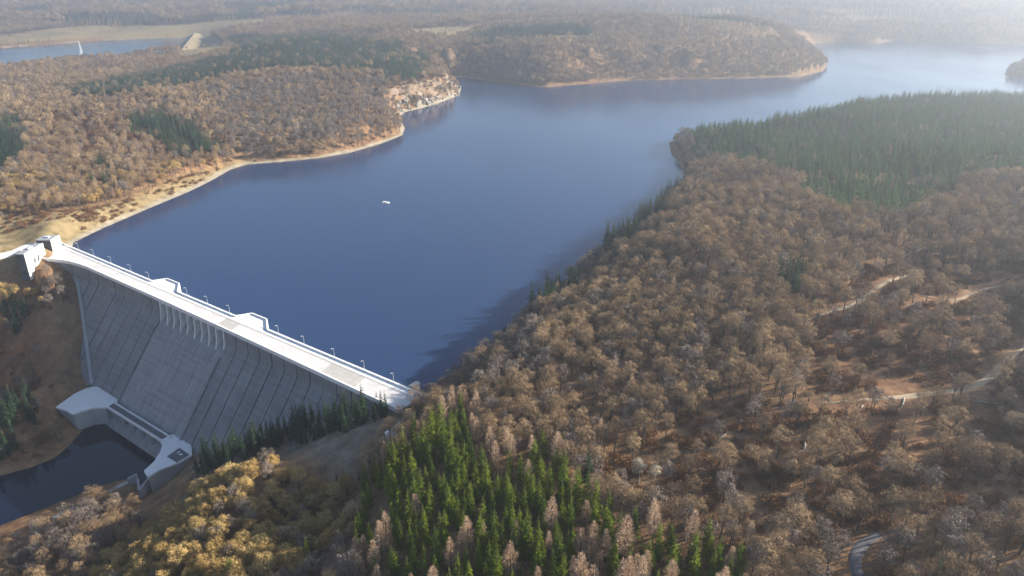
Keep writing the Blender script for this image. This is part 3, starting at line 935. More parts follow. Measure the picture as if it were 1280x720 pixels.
cr = MB()
ca, cb_ = E0 - ed * 28 - eo, E1 - ed * 32 - eo
nn = en * 3.5
cr.loft([(*(ca - nn), 20), (*(ca + nn), 20), (*(ca + nn), 21.4), (*(ca - nn), 21.4)], [(*(cb_ - nn), 20), (*(cb_ + nn), 20), (*(cb_ + nn), 21.4), (*(cb_ - nn), 21.4)])
cr.build('crest_road', 'track_soil', em)

# rock outcrops on the cliff
def rock_mesh(seed):
    r = np.random.default_rng(seed)
    bm = bmesh.new()
    bmesh.ops.create_icosphere(bm, subdivisions=2, radius=1)
    pl_ = [(lambda v: v / np.linalg.norm(v))(r.normal(size=3)) for _ in range(9)]
    for v in bm.verts:
        q = np.array(v.co)
        for n_ in pl_:
            d = q @ n_
            if d > .62: q = q - n_ * (d - .62)
        v.co = tuple(q * (1 + .12 * r.normal()))
    me = bpy.data.meshes.new('rock_outcrop'); bm.to_mesh(me); bm.free()
    me.materials.append(MATS['cliff_rock'])
    return me
rocks = [rock_mesh(k) for k in range(5)]
where = ['at the near foot of the cliff', 'below the bright scar', 'in the middle of the cliff', 'towards the cliff tip', 'at the lakeward tip of the cliff']
for i in range(36):
    f = i / 35
    px = 496 + 78 * f; py = 140 - 22 * f + rng.uniform(-15, 2)
    x, y = onto(px, py)
    o = bpy.data.objects.new('rock_outcrop', rocks[i % 5])
    s = rng.uniform(4, 8)
    o.scale = (s * rng.uniform(.7, 1.2), s * rng.uniform(.6, .9), s * rng.uniform(.8, 1.5))
    o.rotation_euler = (rng.uniform(-.3, .3), rng.uniform(-.3, .3), rng.uniform(0, 6))
    o.location = (x, y, float(ground(x, y)) - 1)
    link(o)
    tag(o, 'jagged pale rock ' + where[min(4, int(f * 5))], 'rock', 'rocks of the lakeside cliff')

# ------------------------------------------------------------------ trees
class Soup:
    def __init__(self): self.v, self.f, self.n = [], [], 0
    def tris(self, a, b_, c_):
        k = len(a)
        self.v.append(np.stack([a, b_, c_], 1).reshape(-1, 3))
        self.f.append(np.arange(self.n, self.n + 3 * k).reshape(-1, 3))
        self.n += 3 * k
    def tube(self, p0, p1, r0, r1, n=5):
        mb = MB().tube(p0, p1, r0, r1, n)
        v = np.array(mb.v)
        self.v.append(v)
        fs = [q for q in mb.f if len(q) == 4]
        t = [(q[0], q[1], q[2]) for q in fs] + [(q[0], q[2], q[3]) for q in fs]
        self.f.append(np.array(t) + self.n)
        self.n += len(v)
    def arrays(self):
        return np.concatenate(self.v), np.concatenate(self.f)

def blades(sp, r, base, d, length, width):
    """thin pointed blades from base along d"""
    side = np.cross(d, r.normal(size=d.shape))
    side /= np.linalg.norm(side, axis=1)[:, None] + 1e-9
    w = width[:, None] / 2
    sp.tris(base - side * w, base + side * w, base + d * length[:, None])

def plates(sp, r, base, nrm, length, width, lift=.35):
    """thin slivers lying along the outside of a clump of twigs"""
    t = np.cross(nrm, r.normal(size=nrm.shape))
    t /= np.linalg.norm(t, axis=1)[:, None] + 1e-9
    side = np.cross(nrm, t)
    w = width[:, None] / 2
    sp.tris(base - side * w, base + side * w, base + (t + nrm * lift) * length[:, None])

def unit(v):
    return v / (np.linalg.norm(v, axis=1)[:, None] + 1e-9)

def broadleaf(seed, H, rad, nclump, ntwig, tw_len, tw_w, trunk_share=.42, tall=.31):
    r = np.random.default_rng(seed)
    tk, cr = Soup(), Soup()
    lean = r.normal(size=2) * .02 * H
    fork = np.array([lean[0], lean[1], H * trunk_share])
    r0 = .018 * H
    tk.tube((0, 0, -1.0), (*(fork * .5)[:2], fork[2] * .5), r0 * 1.2, r0 * .95, 6)
    tk.tube((*(fork * .5)[:2], fork[2] * .5), fork, r0 * .95, r0 * .75, 6)
    cc = np.array([lean[0], lean[1], H * (1 - tall) - .01 * H])
    ell = np.array([rad, rad, H * tall])
    # clump centres spread over the outer crown, few below
    ga = np.pi * (3 - np.sqrt(5))
    cs = []
    for i in range(nclump):
        zz = 1 - (i + .5) / nclump * 1.55
        rr = math.sqrt(max(0, 1 - zz * zz))
        a = i * ga + seed
        q = np.array([rr * math.cos(a), rr * math.sin(a), zz]) * r.uniform(.60, .88)
        cs.append(cc + q * ell * r.uniform(.85, 1.12, 3))
    cs = np.array(cs)
    limbs = [cc + (c_ - cc) * .35 - np.array([0, 0, .12 * H]) for c_ in cs[::max(1, nclump // 6)]]
    for l in limbs:
        tk.tube(fork - np.array([0, 0, .05 * H]), l, r0 * .5, r0 * .28, 4)
    for c_ in cs:
        l = limbs[int(np.argmin([np.linalg.norm(c_ - q) for q in limbs]))]
        tk.tube(l, c_, r0 * .26, r0 * .08, 3)
    k = r.integers(0, nclump, ntwig)
    cr_r = rad * .36 * (14 / max(nclump, 8)) ** .33
    g = unit(r.normal(size=(ntwig, 3))) * (r.uniform(0, 1, ntwig) ** .5)[:, None]
    base = cs[k] + g * np.array([1, 1, .75]) * cr_r
    d = unit(unit(base - (cc - np.array([0, 0, H * .12]))) * .9 + r.normal(size=(ntwig, 3)) * .55 + np.array([0, 0, .35]))
    nb = ntwig // 3
    L_, W_ = r.uniform(.6, 1.4, ntwig) * tw_len, r.uniform(.7, 1.3, ntwig) * tw_w
    blades(cr, r, base[:nb], d[:nb], L_[:nb], W_[:nb])
    g2 = unit(r.normal(size=(ntwig - nb, 3)) + np.array([0, 0, .35])) * r.uniform(.8, 1.05, ntwig - nb)[:, None]
    base2 = cs[k[nb:]] + g2 * np.array([1, 1, .75]) * cr_r
    n2_ = unit(unit(g2) * .75 + unit(base2 - cc) * .5 + r.normal(size=g2.shape) * .28)
    plates(cr, r, base2, n2_, L_[nb:] * .95, W_[nb:] * 1.15)
    return tk.arrays(), cr.arrays()

def conifer(seed, H, rad, whorls, per, sprigs, droop, w, clear=.08, taper=.9, ragged=.18):
    r = np.random.default_rng(seed)
    tk, cr = Soup(), Soup()
    tk.tube((0, 0, -1), (0, 0, H * .6), .013 * H, .007 * H, 5)
    tk.tube((0, 0, H * .6), (0, 0, H * .97), .007 * H, .002 * H, 4)
    B, D, L, Wd = [], [], [], []
    for i in range(whorls):
        f = i / (whorls - 1)
        z = H * (clear + (1 - clear) * f ** .92)
        R0 = rad * (1 - f) ** taper * (.72 + .28 * min(1, f * 6)) + .12
        for k in range(per if f < .8 else max(4, per - 3)):
            a = r.uniform(0, 2 * math.pi)
            l = R0 * r.uniform(1 - ragged * 1.6, 1 + ragged)
            dirv = np.array([math.cos(a), math.sin(a), -droop * (1 - f * .8) + r.normal() * .10])
            B.append((0, 0, z + r.normal() * .12)); D.append(dirv); L.append(l); Wd.append(w * (.45 + .55 * (1 - f)))
    B, D, L, Wd = np.array(B), unit(np.array(D)), np.array(L), np.array(Wd)
    side = unit(np.cross(D, np.array([0, 0, 1.0])))
    tip = B + D * L[:, None]
    mid = B + D * (L * .55)[:, None] + np.array([0, 0, .05]) * L[:, None]
    hw = (Wd * L * .5)[:, None]
    drop = np.array([0, 0, -.10]) * L[:, None]
    cr.tris(B, mid - side * hw + drop, mid + side * hw + drop)
    cr.tris(mid - side * hw + drop, tip, mid + side * hw + drop)
    if sprigs:
        n = len(B) * sprigs
        k = np.repeat(np.arange(len(B)), sprigs)
        f = r.uniform(.25, 1.0, n)
        base = B[k] + D[k] * (L[k] * f)[:, None]
        d = unit(D[k] * .7 + side[k] * r.choice([-1, 1], n)[:, None] * r.uniform(.3, 1, n)[:, None] + np.stack([r.normal(size=n) * .1, r.normal(size=n) * .1, r.uniform(-.6, .35, n)], -1))
        blades(cr, r, base, d, L[k] * r.uniform(.25, .45, n), L[k] * r.uniform(.12, .22, n) + .05)
    return tk.arrays(), cr.arrays()

def larch(seed, H, rad, n):
    r = np.random.default_rng(seed)
    tk, cr = Soup(), Soup()
    tk.tube((0, 0, -1), (0, 0, H * .6), .013 * H, .008 * H, 5)
    tk.tube((0, 0, H * .6), (0, 0, H * .96), .008 * H, .002 * H, 4)
    f = r.beta(1.3, 1.4, n)
    z = H * (.30 + .69 * f)
    prof = rad * np.minimum(1, (1 - f) * 1.7 + .08) ** .8 * np.minimum(1, .45 + f * 2.2)
    a = r.uniform(0, 2 * math.pi, n)
    lump = 1 + .22 * np.sin(a * 3 + f * 17 + seed) + .12 * np.sin(f * 41 + seed)
    q = r.uniform(.05, 1, n) ** .55 * prof * lump
    base = np.stack([q * np.cos(a), q * np.sin(a), z], -1)
    d = unit(np.stack([np.cos(a), np.sin(a), r.uniform(.0, 1.3, n)], -1) + r.normal(size=(n, 3)) * .35)
    blades(cr, r, base, d, r.uniform(.5, 1.3, n), r.uniform(.12, .26, n))
    return tk.arrays(), cr.arrays()

def shrub(seed, rad, n):
    r = np.random.default_rng(seed)
    tk, cr = Soup(), Soup()
    for k in range(4):
        a = r.uniform(0, 6.28)
        tk.tube((0, 0, -.4), (math.cos(a) * rad * .5, math.sin(a) * rad * .5, rad * .8), .09, .03, 3)
    g = unit(r.normal(size=(n, 3))) * (r.uniform(0, 1, n) ** .4)[:, None]
    g[:, 2] = np.abs(g[:, 2])
    base = g * np.array([rad, rad, rad * .95]) * (1 + .25 * np.sin(g[:, :1] * 5 + seed))
    d = unit(g * .7 + r.normal(size=(n, 3)) * .6 + np.array([0, 0, .3]))
    blades(cr, r, base, d, r.uniform(.4, 1.0, n), r.uniform(.15, .35, n))
    return tk.arrays(), cr.arrays()

def soup_mesh(name, parts, mats):
    V, Fc, MI, n = [], [], [], 0
    for i, (v, f) in enumerate(parts):
        V.append(v); Fc.append(f + n); MI.append(np.full(len(f), i)); n += len(v)
    V, Fc, MI = np.concatenate(V), np.concatenate(Fc), np.concatenate(MI)
    me = bpy.data.meshes.new(name)
    me.vertices.add(len(V)); me.vertices.foreach_set('co', V.ravel())
    me.loops.add(Fc.size); me.loops.foreach_set('vertex_index', Fc.ravel())
    me.polygons.add(len(Fc)); me.polygons.foreach_set('loop_start', np.arange(0, Fc.size, 3))
    for m_ in mats: me.materials.append(MATS[m_])
    me.polygons.foreach_set('material_index', MI)
    me.update(calc_edges=True)
    return me

KIND = {}   # kind -> list of (trunk mesh, crown mesh, joined mesh)
def register(kind, makes, bark, leaf):
    KIND[kind] = []
    for i, (tk, cr) in enumerate(makes):
        KIND[kind].append((soup_mesh('trunk', [tk], [bark]), soup_mesh('crown', [cr], [leaf]), soup_mesh(kind + '_whole', [tk, cr], [bark, leaf])))

register('beech', [broadleaf(11 + i, 20, 4.3 + .35 * (i % 3), 13 + 2 * (i % 3), 1250, 1.3, .105) for i in range(6)], 'bark', 'bare_twigs')
register('far_beech', [broadleaf(31 + i, 19, 4.8, 10, 360, 1.9, .46) for i in range(4)], 'bark', 'bare_twigs')
register('grey_tree', [broadleaf(41 + i, 18, 4.0, 12, 600, 1.5, .18, .38, .33) for i in range(4)], 'bark', 'grey_twigs')
register('golden_tree', [broadleaf(51 + i, 14, 4.3, 14, 1500, 1.1, .21, .26, .38) for i in range(5)], 'bark', 'golden_twigs')
register('larch', [larch(61 + i, 21, 2.5, 1300) for i in range(4)], 'bark', 'larch_twigs')
register('spruce', [conifer(71 + i, 21, 2.9 + .2 * (i % 3), 22, 8, 5, .40, .36, .08, .8, .24) for i in range(5)], 'bark', 'spruce_needles')
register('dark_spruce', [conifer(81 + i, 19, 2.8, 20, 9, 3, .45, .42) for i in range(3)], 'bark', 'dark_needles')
register('far_spruce', [conifer(91 + i, 18, 3.0, 13, 8, 0, .45, .70) for i in range(3)], 'bark', 'far_needles')
register('plantation_spruce', [conifer(111 + i, 15.5, 3.1, 14, 9, 2, .42, .5, .06, .75, .25) for i in range(4)], 'bark', 'plantation_needles')
mat_tree('pale_twigs', [(0, (.50, .43, .32)), (1, (.62, .55, .42))], trans=.2)
register('pale_tree', [broadleaf(121 + i, 15, 4.0, 12, 1100, 1.0, .2, .3, .36) for i in range(2)], 'pale_bark', 'pale_twigs')
register('russet_bush', [shrub(101 + i, 2.6, 420) for i in range(4)], 'bark', 'russet_leaves')

# --- where the trees stand
GROVE = region([(446, 610), (452, 580), (490, 560), (525, 530), (560, 492), (600, 488), (600, 545), (650, 548), (700, 538), (715, 580), (745, 610), (800, 640), (860, 655), (930, 668), (950, 760), (950, 860), (440, 860), (440, 680)], 12)
PLANT = region([(1320, 195), (1230, 222), (1150, 245), (1090, 262), (1035, 252), (985, 243), (1005, 215), (950, 200), (900, 198), (868, 188)], 10) + [(262, 1110), (330, 1140), (420, 1260), (700, 1420), (1500, 1420), (1500, 700)]
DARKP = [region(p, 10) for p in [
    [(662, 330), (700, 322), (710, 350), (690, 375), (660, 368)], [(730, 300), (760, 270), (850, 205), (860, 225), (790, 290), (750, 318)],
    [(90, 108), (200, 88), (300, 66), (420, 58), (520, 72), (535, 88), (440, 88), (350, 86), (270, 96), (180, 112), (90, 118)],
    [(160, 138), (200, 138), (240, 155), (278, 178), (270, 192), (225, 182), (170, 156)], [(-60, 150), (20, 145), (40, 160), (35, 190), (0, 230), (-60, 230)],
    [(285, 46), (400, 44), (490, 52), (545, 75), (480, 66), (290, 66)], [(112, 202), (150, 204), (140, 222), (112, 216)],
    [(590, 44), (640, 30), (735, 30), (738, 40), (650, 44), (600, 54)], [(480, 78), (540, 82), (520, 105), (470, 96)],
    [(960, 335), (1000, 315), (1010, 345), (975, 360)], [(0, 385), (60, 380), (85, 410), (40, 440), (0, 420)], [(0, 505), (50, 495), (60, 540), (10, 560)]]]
SHADY = region([(600, 405), (660, 345), (700, 312), (760, 268), (850, 195), (868, 222), (800, 290), (725, 350), (670, 400), (620, 440)], 8)  # shore slope turned from the sun, its shade imitated by darker tree kinds
PALE = region([(-40, 215), (120, 225), (200, 205), (280, 190), (320, 205), (240, 245), (110, 285), (-40, 290)], 6)
TOE = region([(238, 583), (300, 550), (360, 528), (430, 510), (485, 490), (492, 512), (430, 535), (360, 545), (300, 572), (250, 592)], 5)
GOLD = region([(130, 690), (180, 650), (230, 605), (300, 575), (345, 560), (370, 590), (440, 590), (435, 650), (400, 690), (300, 760), (90, 760)], 9)
GOLD2 = region([(0, 345), (60, 345), (68, 375), (40, 400), (0, 400)], 6)
GREY = [region(p, 10) for p in [
    [(250, 110), (480, 95), (500, 130), (470, 180), (300, 200), (280, 180), (280, 150)], [(560, 60), (690, 60), (690, 105), (590, 100)],
    [(525, 470), (600, 400), (660, 360), (680, 400), (640, 470), (560, 490)], [(0, 620), (90, 640), (150, 600), (180, 610), (120, 690), (0, 720)],
    [(300, 690), (440, 590), (445, 760), (300, 760)], [(1180, 640), (1300, 620), (1300, 760), (1120, 760)],
    [(820, 180), (850, 150), (900, 160), (880, 200), (850, 215)]]]
BARE = [region(p, 0) for p in [[(-60, 410), (60, 360), (110, 350), (118, 480), (70, 540), (70, 580), (-60, 610)]]]
CLEAR = [region(p, 0) for p in [[(-40, 680), (20, 645), (110, 605), (165, 592), (190, 600), (140, 630), (60, 668)], [(480, 480), (516, 474), (524, 500), (510, 535), (480, 540)], [(455, 560), (520, 500), (540, 505), (470, 560)], [(150, 605), (190, 592), (240, 565), (300, 545), (350, 535), (440, 505), (520, 500), (520, 520), (470, 560), (445, 600), (420, 608), (372, 606), (345, 582), (300, 600), (240, 624), (195, 660), (140, 640)], [(-40, 290), (110, 290), (120, 345), (60, 364), (-40, 366)],
    [(1045, 760), (1050, 695), (1070, 678), (1092, 676), (1098, 700), (1100, 760)]]]

def ragged(x, y):
    return x + 16 * wobble(x, y, 51, 1 / 45) + 7 * wobble(x, y, 52, 1 / 15), y + 22 * wobble(x, y, 53, 1 / 45) + 9 * wobble(x, y, 54, 1 / 15)

def any_in(x, y, polys):
    r = np.zeros(x.shape, bool)
    for p in polys:
        r |= inside(x, y, p)
    return r

def jitter_grid(x0, x1, y0, y1, sp, j=.42):
    X, Y = np.meshgrid(np.arange(x0, x1, sp), np.arange(y0, y1, sp))
    X = X + (np.arange(X.shape[0]) % 2)[:, None] * sp / 2
    X, Y = X.ravel(), Y.ravel()
    return X + rng.uniform(-j, j, X.shape) * sp, Y + rng.uniform(-j, j, Y.shape) * sp

def keep_common(x, y, mlake=5.0):
    z = ground(x, y)
    px, py, d = project(x, y, z + 10)
    m_ = (px > -190) & (px < 1470) & (py > -40) & (py < 900)
    x, y, z, px, py, d = [a[m_] for a in (x, y, z, px, py, d)]
    s = (x - DL[0]) * DE[0] + (y - DL[1]) * DE[1]
    t = (x - DL[0]) * DT[0] + (y - DL[1]) * DT[1]
    bad = (z < 1.6) & (t < 30) & (d < 1800) | (sdist(x, y, LAKE) < mlake) & (sdist(x, y, ISLE) > -4) | (sdist(x, y, LAKE2) < 10) | (sdist(x, y, POOL) < 9)
    bad |= (s > 10) & (s < 440) & (t > -14) & (t < 24)
    bad |= (s > 60) & (s < 300) & (t > -14) & (t < 72) & (z < -20)
    bad |= (s > 300) & (s < 425) & (t > 0) & (t < 16.5 + np.maximum(-6 - z, 0) * SLOPE)
    bad |= (s > 140) & (s < 295) & (t > 40) & (t < 98)
    bad |= (s > -40) & (s < 40) & (t > -30) & (t < 58) & (z > -6)
    bad |= (s > 270) & (s < 432) & (t > 0) & (t < 62 - (s - 290) * .17) & ~inside(x, y, TOE)
    for L, w in TRACKS:
        bad |= seg_dist(x, y, [tuple(q) for q in L], False) < w * .5 + (3.2 if w != 5.5 else 1.0)
    bad |= any_in(x, y, CLEAR) & ~inside(x, y, TOE)
    return x[~bad], y[~bad], z[~bad], d[~bad]

PTS = {k: [] for k in ('beech', 'grey_tree', 'golden_tree', 'larch', 'spruce', 'dark_spruce', 'plantation', 'russet_bush')}
def put(kind, x, y, z, d, scale):
    PTS[kind].append(np.stack([x, y, z, d, scale], -1))

# broadleaved woods, near to far with widening spacing
for (ya, yb, xs, sp) in ((40, 760, 760, 5.7), (760, 1700, 1500, 6.7), (1700, 3000, 2900, 10.5), (3000, 5200, 4800, 20.0)):
    x, y = jitter_grid(-xs, xs, ya, yb, sp)
    x, y, z, d = keep_common(x, y)
    n = len(x)
    con = any_in(x, y, [GROVE, TOE, STRIP] + MEADOW) | inside(*ragged(x, y), PLANT) | any_in(*ragged(x, y), DARKP) & ((rng.uniform(0, 1, n) > .07) | (y < 900))
    shady_shore = any_in(*ragged(x, y), [SHADY])  # grey trees and dark spruces stand in for the slope's shade
    pale = any_in(*ragged(x, y), [PALE])
    gold = any_in(x, y, [GOLD, GOLD2])
    grey = any_in(*ragged(x, y), GREY) | shady_shore
    dens = .80 + .25 * wobble(x, y, 21, 1 / 55) + .2 * wobble(x, y, 22, 1 / 160)
    dens = np.where(any_in(x, y, SPARSE), .24 + .2 * wobble(x, y, 28, 1 / 30), dens)
    dens = np.where(any_in(x, y, RED[:1]), .38, dens)
    dens = np.where(any_in(x, y, MEADOW), .10 + .16 * wobble(x, y, 27, 1 / 40), dens)
    dens = np.where(any_in(x, y, BARE), .22, dens)
    dens = np.where(inside(x, y, CLIFF), .30, dens)
    bank_side = any_in(x, y, BARE)
    fields = (y > 2200) & (wobble(x, y, 23, 1 / 330) + .5 * wobble(x, y, 24, 1 / 120) > .42)
    dens = np.where(fields, .04, dens)
    ok = (rng.uniform(0, 1, n) < dens) & (~con | any_in(x, y, MEADOW))
    sc = np.clip(rng.normal(1.0, .14, n), .6, 1.35) * (1 + .1 * wobble(x, y, 25, 1 / 90))
    sc = np.where(any_in(x, y, MEADOW), sc * .55, sc)
    sc = sc * (.74 if sp < 6 else .80 if sp < 8 else .92 if sp < 12 else 1.8)
    u = rng.uniform(0, 1, n)
    farcon = shady_shore & (u > .58) | (y > 2000) & (wobble(x, y, 26, 1 / 260) > .28)
    m_g = ok & (gold & (u < .9) | pale & (u < .30))
    m_l = ok & pale & (u > .84)
    m_y = ok & ~m_g & ~m_l & (grey & (u < .55) | (u > .74) | bank_side & (u > .3))
    m_c = ok & farcon & ~m_g & ~m_l
    m_b = ok & ~m_g & ~m_y & ~m_c & ~m_l
    for k, mm in (('golden_tree', m_g), ('grey_tree', m_y & ~m_c), ('dark_spruce', m_c), ('larch', m_l), ('beech', m_b)):
        put(k, x[mm], y[mm], z[mm], d[mm], sc[mm] * (1.12 if k == 'golden_tree' else 1))
# conifer stands
x, y = jitter_grid(-300, 400, 80, 520, 5.3)
x, y, z, d = keep_common(x, y)
g = inside(x, y, GROVE)
x, y, z, d = x[g], y[g], z[g], d[g]
u = rng.uniform(0, 1, len(x))
mixn = wobble(x, y, 31, 1 / 34)
px_, py_, _ = project(x, y, z + 12)
lar = u < np.clip(.20 + .45 * mixn + (py_ > 640) * .22 + (py_ < 560) * .12, .04, .7)
gap = rng.uniform(0, 1, len(x)) < .10
for k, mm in (('larch', lar & ~gap), ('spruce', ~lar & ~gap)):
    put(k, x[mm], y[mm], z[mm], d[mm], np.clip(rng.normal(.80, .18, mm.sum()), .42, 1.25))
x, y = jitter_grid(100, 1500, 450, 1450, 6.0)
x, y, z, d = keep_common(x, y)
g = inside(*ragged(x, y), PLANT)
u = rng.uniform(0, 1, len(x))
mm = g & (u < .93 + .3 * wobble(x, y, 33, 1 / 40))
put('plantation', x[mm], y[mm], z[mm], d[mm], np.clip(rng.normal(.80, .17, mm.sum()), .4, 1.25))
mm = g & (u > .99)
put('grey_tree', x[mm], y[mm], z[mm], d[mm], np.full(mm.sum(), .85))
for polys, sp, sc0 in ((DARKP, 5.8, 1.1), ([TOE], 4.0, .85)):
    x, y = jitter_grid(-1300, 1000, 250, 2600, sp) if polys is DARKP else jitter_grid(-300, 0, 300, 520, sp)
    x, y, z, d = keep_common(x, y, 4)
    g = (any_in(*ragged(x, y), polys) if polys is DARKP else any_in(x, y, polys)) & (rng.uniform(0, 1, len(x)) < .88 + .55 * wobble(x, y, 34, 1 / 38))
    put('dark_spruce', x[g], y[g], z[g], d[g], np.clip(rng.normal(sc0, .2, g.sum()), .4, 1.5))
# scattered dark spruces and pale larches in the broadleaved woods, russet thicket in the clearings
x, y = jitter_grid(-900, 900, 60, 1700, 34)
x, y, z, d = keep_common(x, y)
g = ~any_in(x, y, MEADOW + [STRIP, GROVE, PLANT] + SPARSE)
u = rng.uniform(0, 1, len(x))
put('dark_spruce', *(a[g & (u < .10)] for a in (x, y, z, d)), np.full((g & (u < .10)).sum(), .85))
put('larch', *(a[g & (u > .80)] for a in (x, y, z, d)), np.full((g & (u > .80)).sum(), .72))
x, y = jitter_grid(-900, 700, 60, 1650, 4.6)
x, y, z, d = keep_common(x, y, 3)
thick = any_in(x, y, RED + SPARSE)
dens = np.where(thick, .56 + .5 * wobble(x, y, 41, 1 / 28), .05)
dens = np.where(any_in(x, y, MEADOW[:1]), .30 + .3 * wobble(x, y, 42, 1 / 35), dens)
dens = np.where(inside(x, y, CLIFF), .3, dens)
dens = np.where(any_in(x, y, BARE), .3, dens)
dens = np.where(any_in(x, y, RED[:1]), .8, dens)
dens = np.where(any_in(x, y, [STRIP, GROVE, PLANT, TOE]), .0, dens)
g = rng.uniform(0, 1, len(x)) < dens
put('russet_bush', x[g], y[g], z[g], d[g], np.clip(rng.normal(.95, .3, g.sum()), .4, 1.8))
PTS = {k: np.concatenate(v) for k, v in PTS.items()}

# --- the largest-looking of each kind stand as trees of their own
def add_tree(name, kind, row, label, cat, group):
    x, y, z, d, s = row
    tkm, crm, _ = KIND[kind][int(rng.integers(0, len(KIND[kind])))]
    t = bpy.data.objects.new(name, None)
    t.empty_display_size = 1
    t.location = (x, y, z)
    t.rotation_euler = (rng.normal() * .02, rng.normal() * .02, rng.uniform(0, 6.28))
    w = s * rng.uniform(.9, 1.12)
    t.scale = (w, w, s)
    COL.objects.link(t)
    tag(t, label, cat, group)
    for nm, m_ in (('trunk', tkm), ('crown', crm)):
        o = bpy.data.objects.new(nm, m_)
        o.parent = t
        COL.objects.link(o)

def size_word(s, lo, hi):
    return 'small' if s < lo else 'tall' if s > hi else 'medium sized'

def split_near(kind, limit):
    a = PTS[kind]
    px, py, d = project(a[:, 0], a[:, 1], a[:, 2] + 12)
    vis = (px > -5) & (px < 1285) & (py > 0) & (py < 735)
    order = np.argsort(np.where(vis, a[:, 3] / a[:, 4], 1e9))[:limit]
    order = order[vis[order]]
    rest = np.ones(len(a), bool)
    rest[order] = False
    return a[order], a[rest]

MARKS = {'hill': [('the road bend', 1070, 690), ('the lower dirt track', 1090, 500), ('the track at the right edge', 1255, 460), ('the curving track', 1065, 380), ('the upper track fork', 1200, 375), ('the lone dark spruce', 735, 580),
                  ('the top corner of the spruce grove', 600, 490), ('the right tip of the spruce grove', 930, 665), ('the hut on the crest', 515, 483), ('the lakeshore bend', 680, 350), ('the two pale trees', 808, 584),
                  ('the bottom right corner', 1260, 700), ('the hilltop plantation', 1050, 262), ('the white roofed hut', 490, 549), ('the dark pool', 80, 600)],
         'far': [('the lower corner of the plantation', 1090, 258), ('the left corner of the plantation', 985, 240), ('the right edge at the plantation', 1275, 205), ('the bare notch in the plantation', 1010, 215), ('the plantation edge above the tracks', 1180, 235), ('the promontory woods', 900, 200)],
         'grove': [('the white roofed hut', 490, 549), ('the lower end of the grove track', 445, 600), ('the top corner of the grove', 590, 495), ('the lone dark spruce', 735, 580), ('the right tip of the grove', 925, 670),
                   ('the open middle of the grove', 570, 650), ('the bottom left corner of the grove', 450, 700), ('the larch cluster at the bottom', 690, 690), ('the golden trees', 420, 640)],
         'below': [('the gatehouses', 40, 340), ('the dark pool', 90, 590), ('the parking pad', 225, 566), ('the grove track', 440, 600), ('the bottom edge', 260, 715), ('the guide wall of the pool', 170, 600), ('the toe of the dam wall', 310, 560), ('the bottom left corner', 30, 700), ('the pale platform by the pool', 95, 500)]}

def beside(row, key):
    px, py, _ = project(np.array(row[0]), np.array(row[1]), np.array(row[2] + 12))
    nm, mx_, my_ = min(MARKS[key], key=lambda q: (q[1] - px) ** 2 + (q[2] - py) ** 2)
    dx, dy = px - mx_, py - my_
    if abs(dx) > abs(dy) * 1.2:
        return ('right of ' if dx > 0 else 'left of ') + nm
    return ('behind ' if dy < 0 else 'in front of ') + nm

def place(row, areas, default):
    q = np.array([row[0]]), np.array([row[1]])
    for polys, txt in areas:
        if any_in(*q, polys)[0]:
            return txt
    return default

REST = {}
for kind, name, mesh_kind, limit, look, key, group, cat in [
    ('beech', 'bare_tree', 'beech', 300, 'leafless brown tree', 'hill', 'leafless trees on the near slopes', 'tree'),
    ('grey_tree', 'grey_tree', 'grey_tree', 200, 'leafless grey tree', 'hill', 'grey leafless trees', 'tree'),
    ('golden_tree', 'golden_tree', 'golden_tree', 160, 'golden brown tree', 'below', 'golden trees below the dam', 'tree'),
    ('larch', 'larch_tree', 'larch', 200, 'pinkish tan bare larch', 'grove', 'bare larches', 'tree'),
    ('spruce', 'spruce_tree', 'spruce', 300, 'bright green spruce', 'grove', 'green spruces of the grove', 'tree'),
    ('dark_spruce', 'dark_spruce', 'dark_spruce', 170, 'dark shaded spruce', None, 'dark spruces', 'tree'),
    ('russet_bush', 'russet_bush', 'russet_bush', 300, 'round russet leaved bush', 'hill', 'russet bushes', 'bush')]:
    near, rest = split_near(kind, limit)
    REST[kind] = rest
    lo, hi = np.percentile(near[:, 4], [25, 75])
    for row in near:
        k_ = key or ('below' if row[0] < -30 and row[1] < 560 else 'hill')
        add_tree(name, mesh_kind, row, f'{size_word(row[4], lo, hi)} {look} {beside(row, k_)}', cat, group)
# trees that stand out on their own
for kind, mk, px, py, sc_, lift, label in [
    ('dark_spruce', 'dark_spruce', 736, 582, 1.25, 12, 'lone tall dark spruce at the right side of the grove'),
    ('pale_tree', 'pale_tree', 801, 583, .8, 8, 'larger of two whitish bushy trees in the open wood'),
    ('pale_tree', 'pale_tree', 818, 586, .6, 7, 'smaller of two whitish bushy trees in the open wood'),
    ('spruce_tree', 'spruce', 288, 712, .85, 10, 'bright green conifer at the bottom edge among golden trees'),
    ('spruce_tree', 'spruce', 385, 690, .95, 10, 'bright green conifer between golden trees and the grove'),
    ('dark_spruce', 'dark_spruce', 470, 498, .75, 9, 'dark rounded conifer leaning on the crest parapet'),
    ('dark_spruce', 'dark_spruce', 685, 345, 1.1, 12, 'dark conifer clump front tree on the right lakeshore'),
    ('dark_spruce', 'dark_spruce', 966, 158, 1.2, 12, 'dark conifer spire standing against the bright bay')]:
    x, y = onto(px, py, lift)
    add_tree(kind, mk, (x, y, float(ground(x, y)), 0, sc_), label, 'tree', None)
near, rest = split_near('plantation', 130)
REST['plantation'] = rest
for row in near:
    add_tree('plantation_spruce', 'plantation_spruce', row, f'slim green plantation spruce {beside(row, "far")}', 'tree', 'plantation spruces')

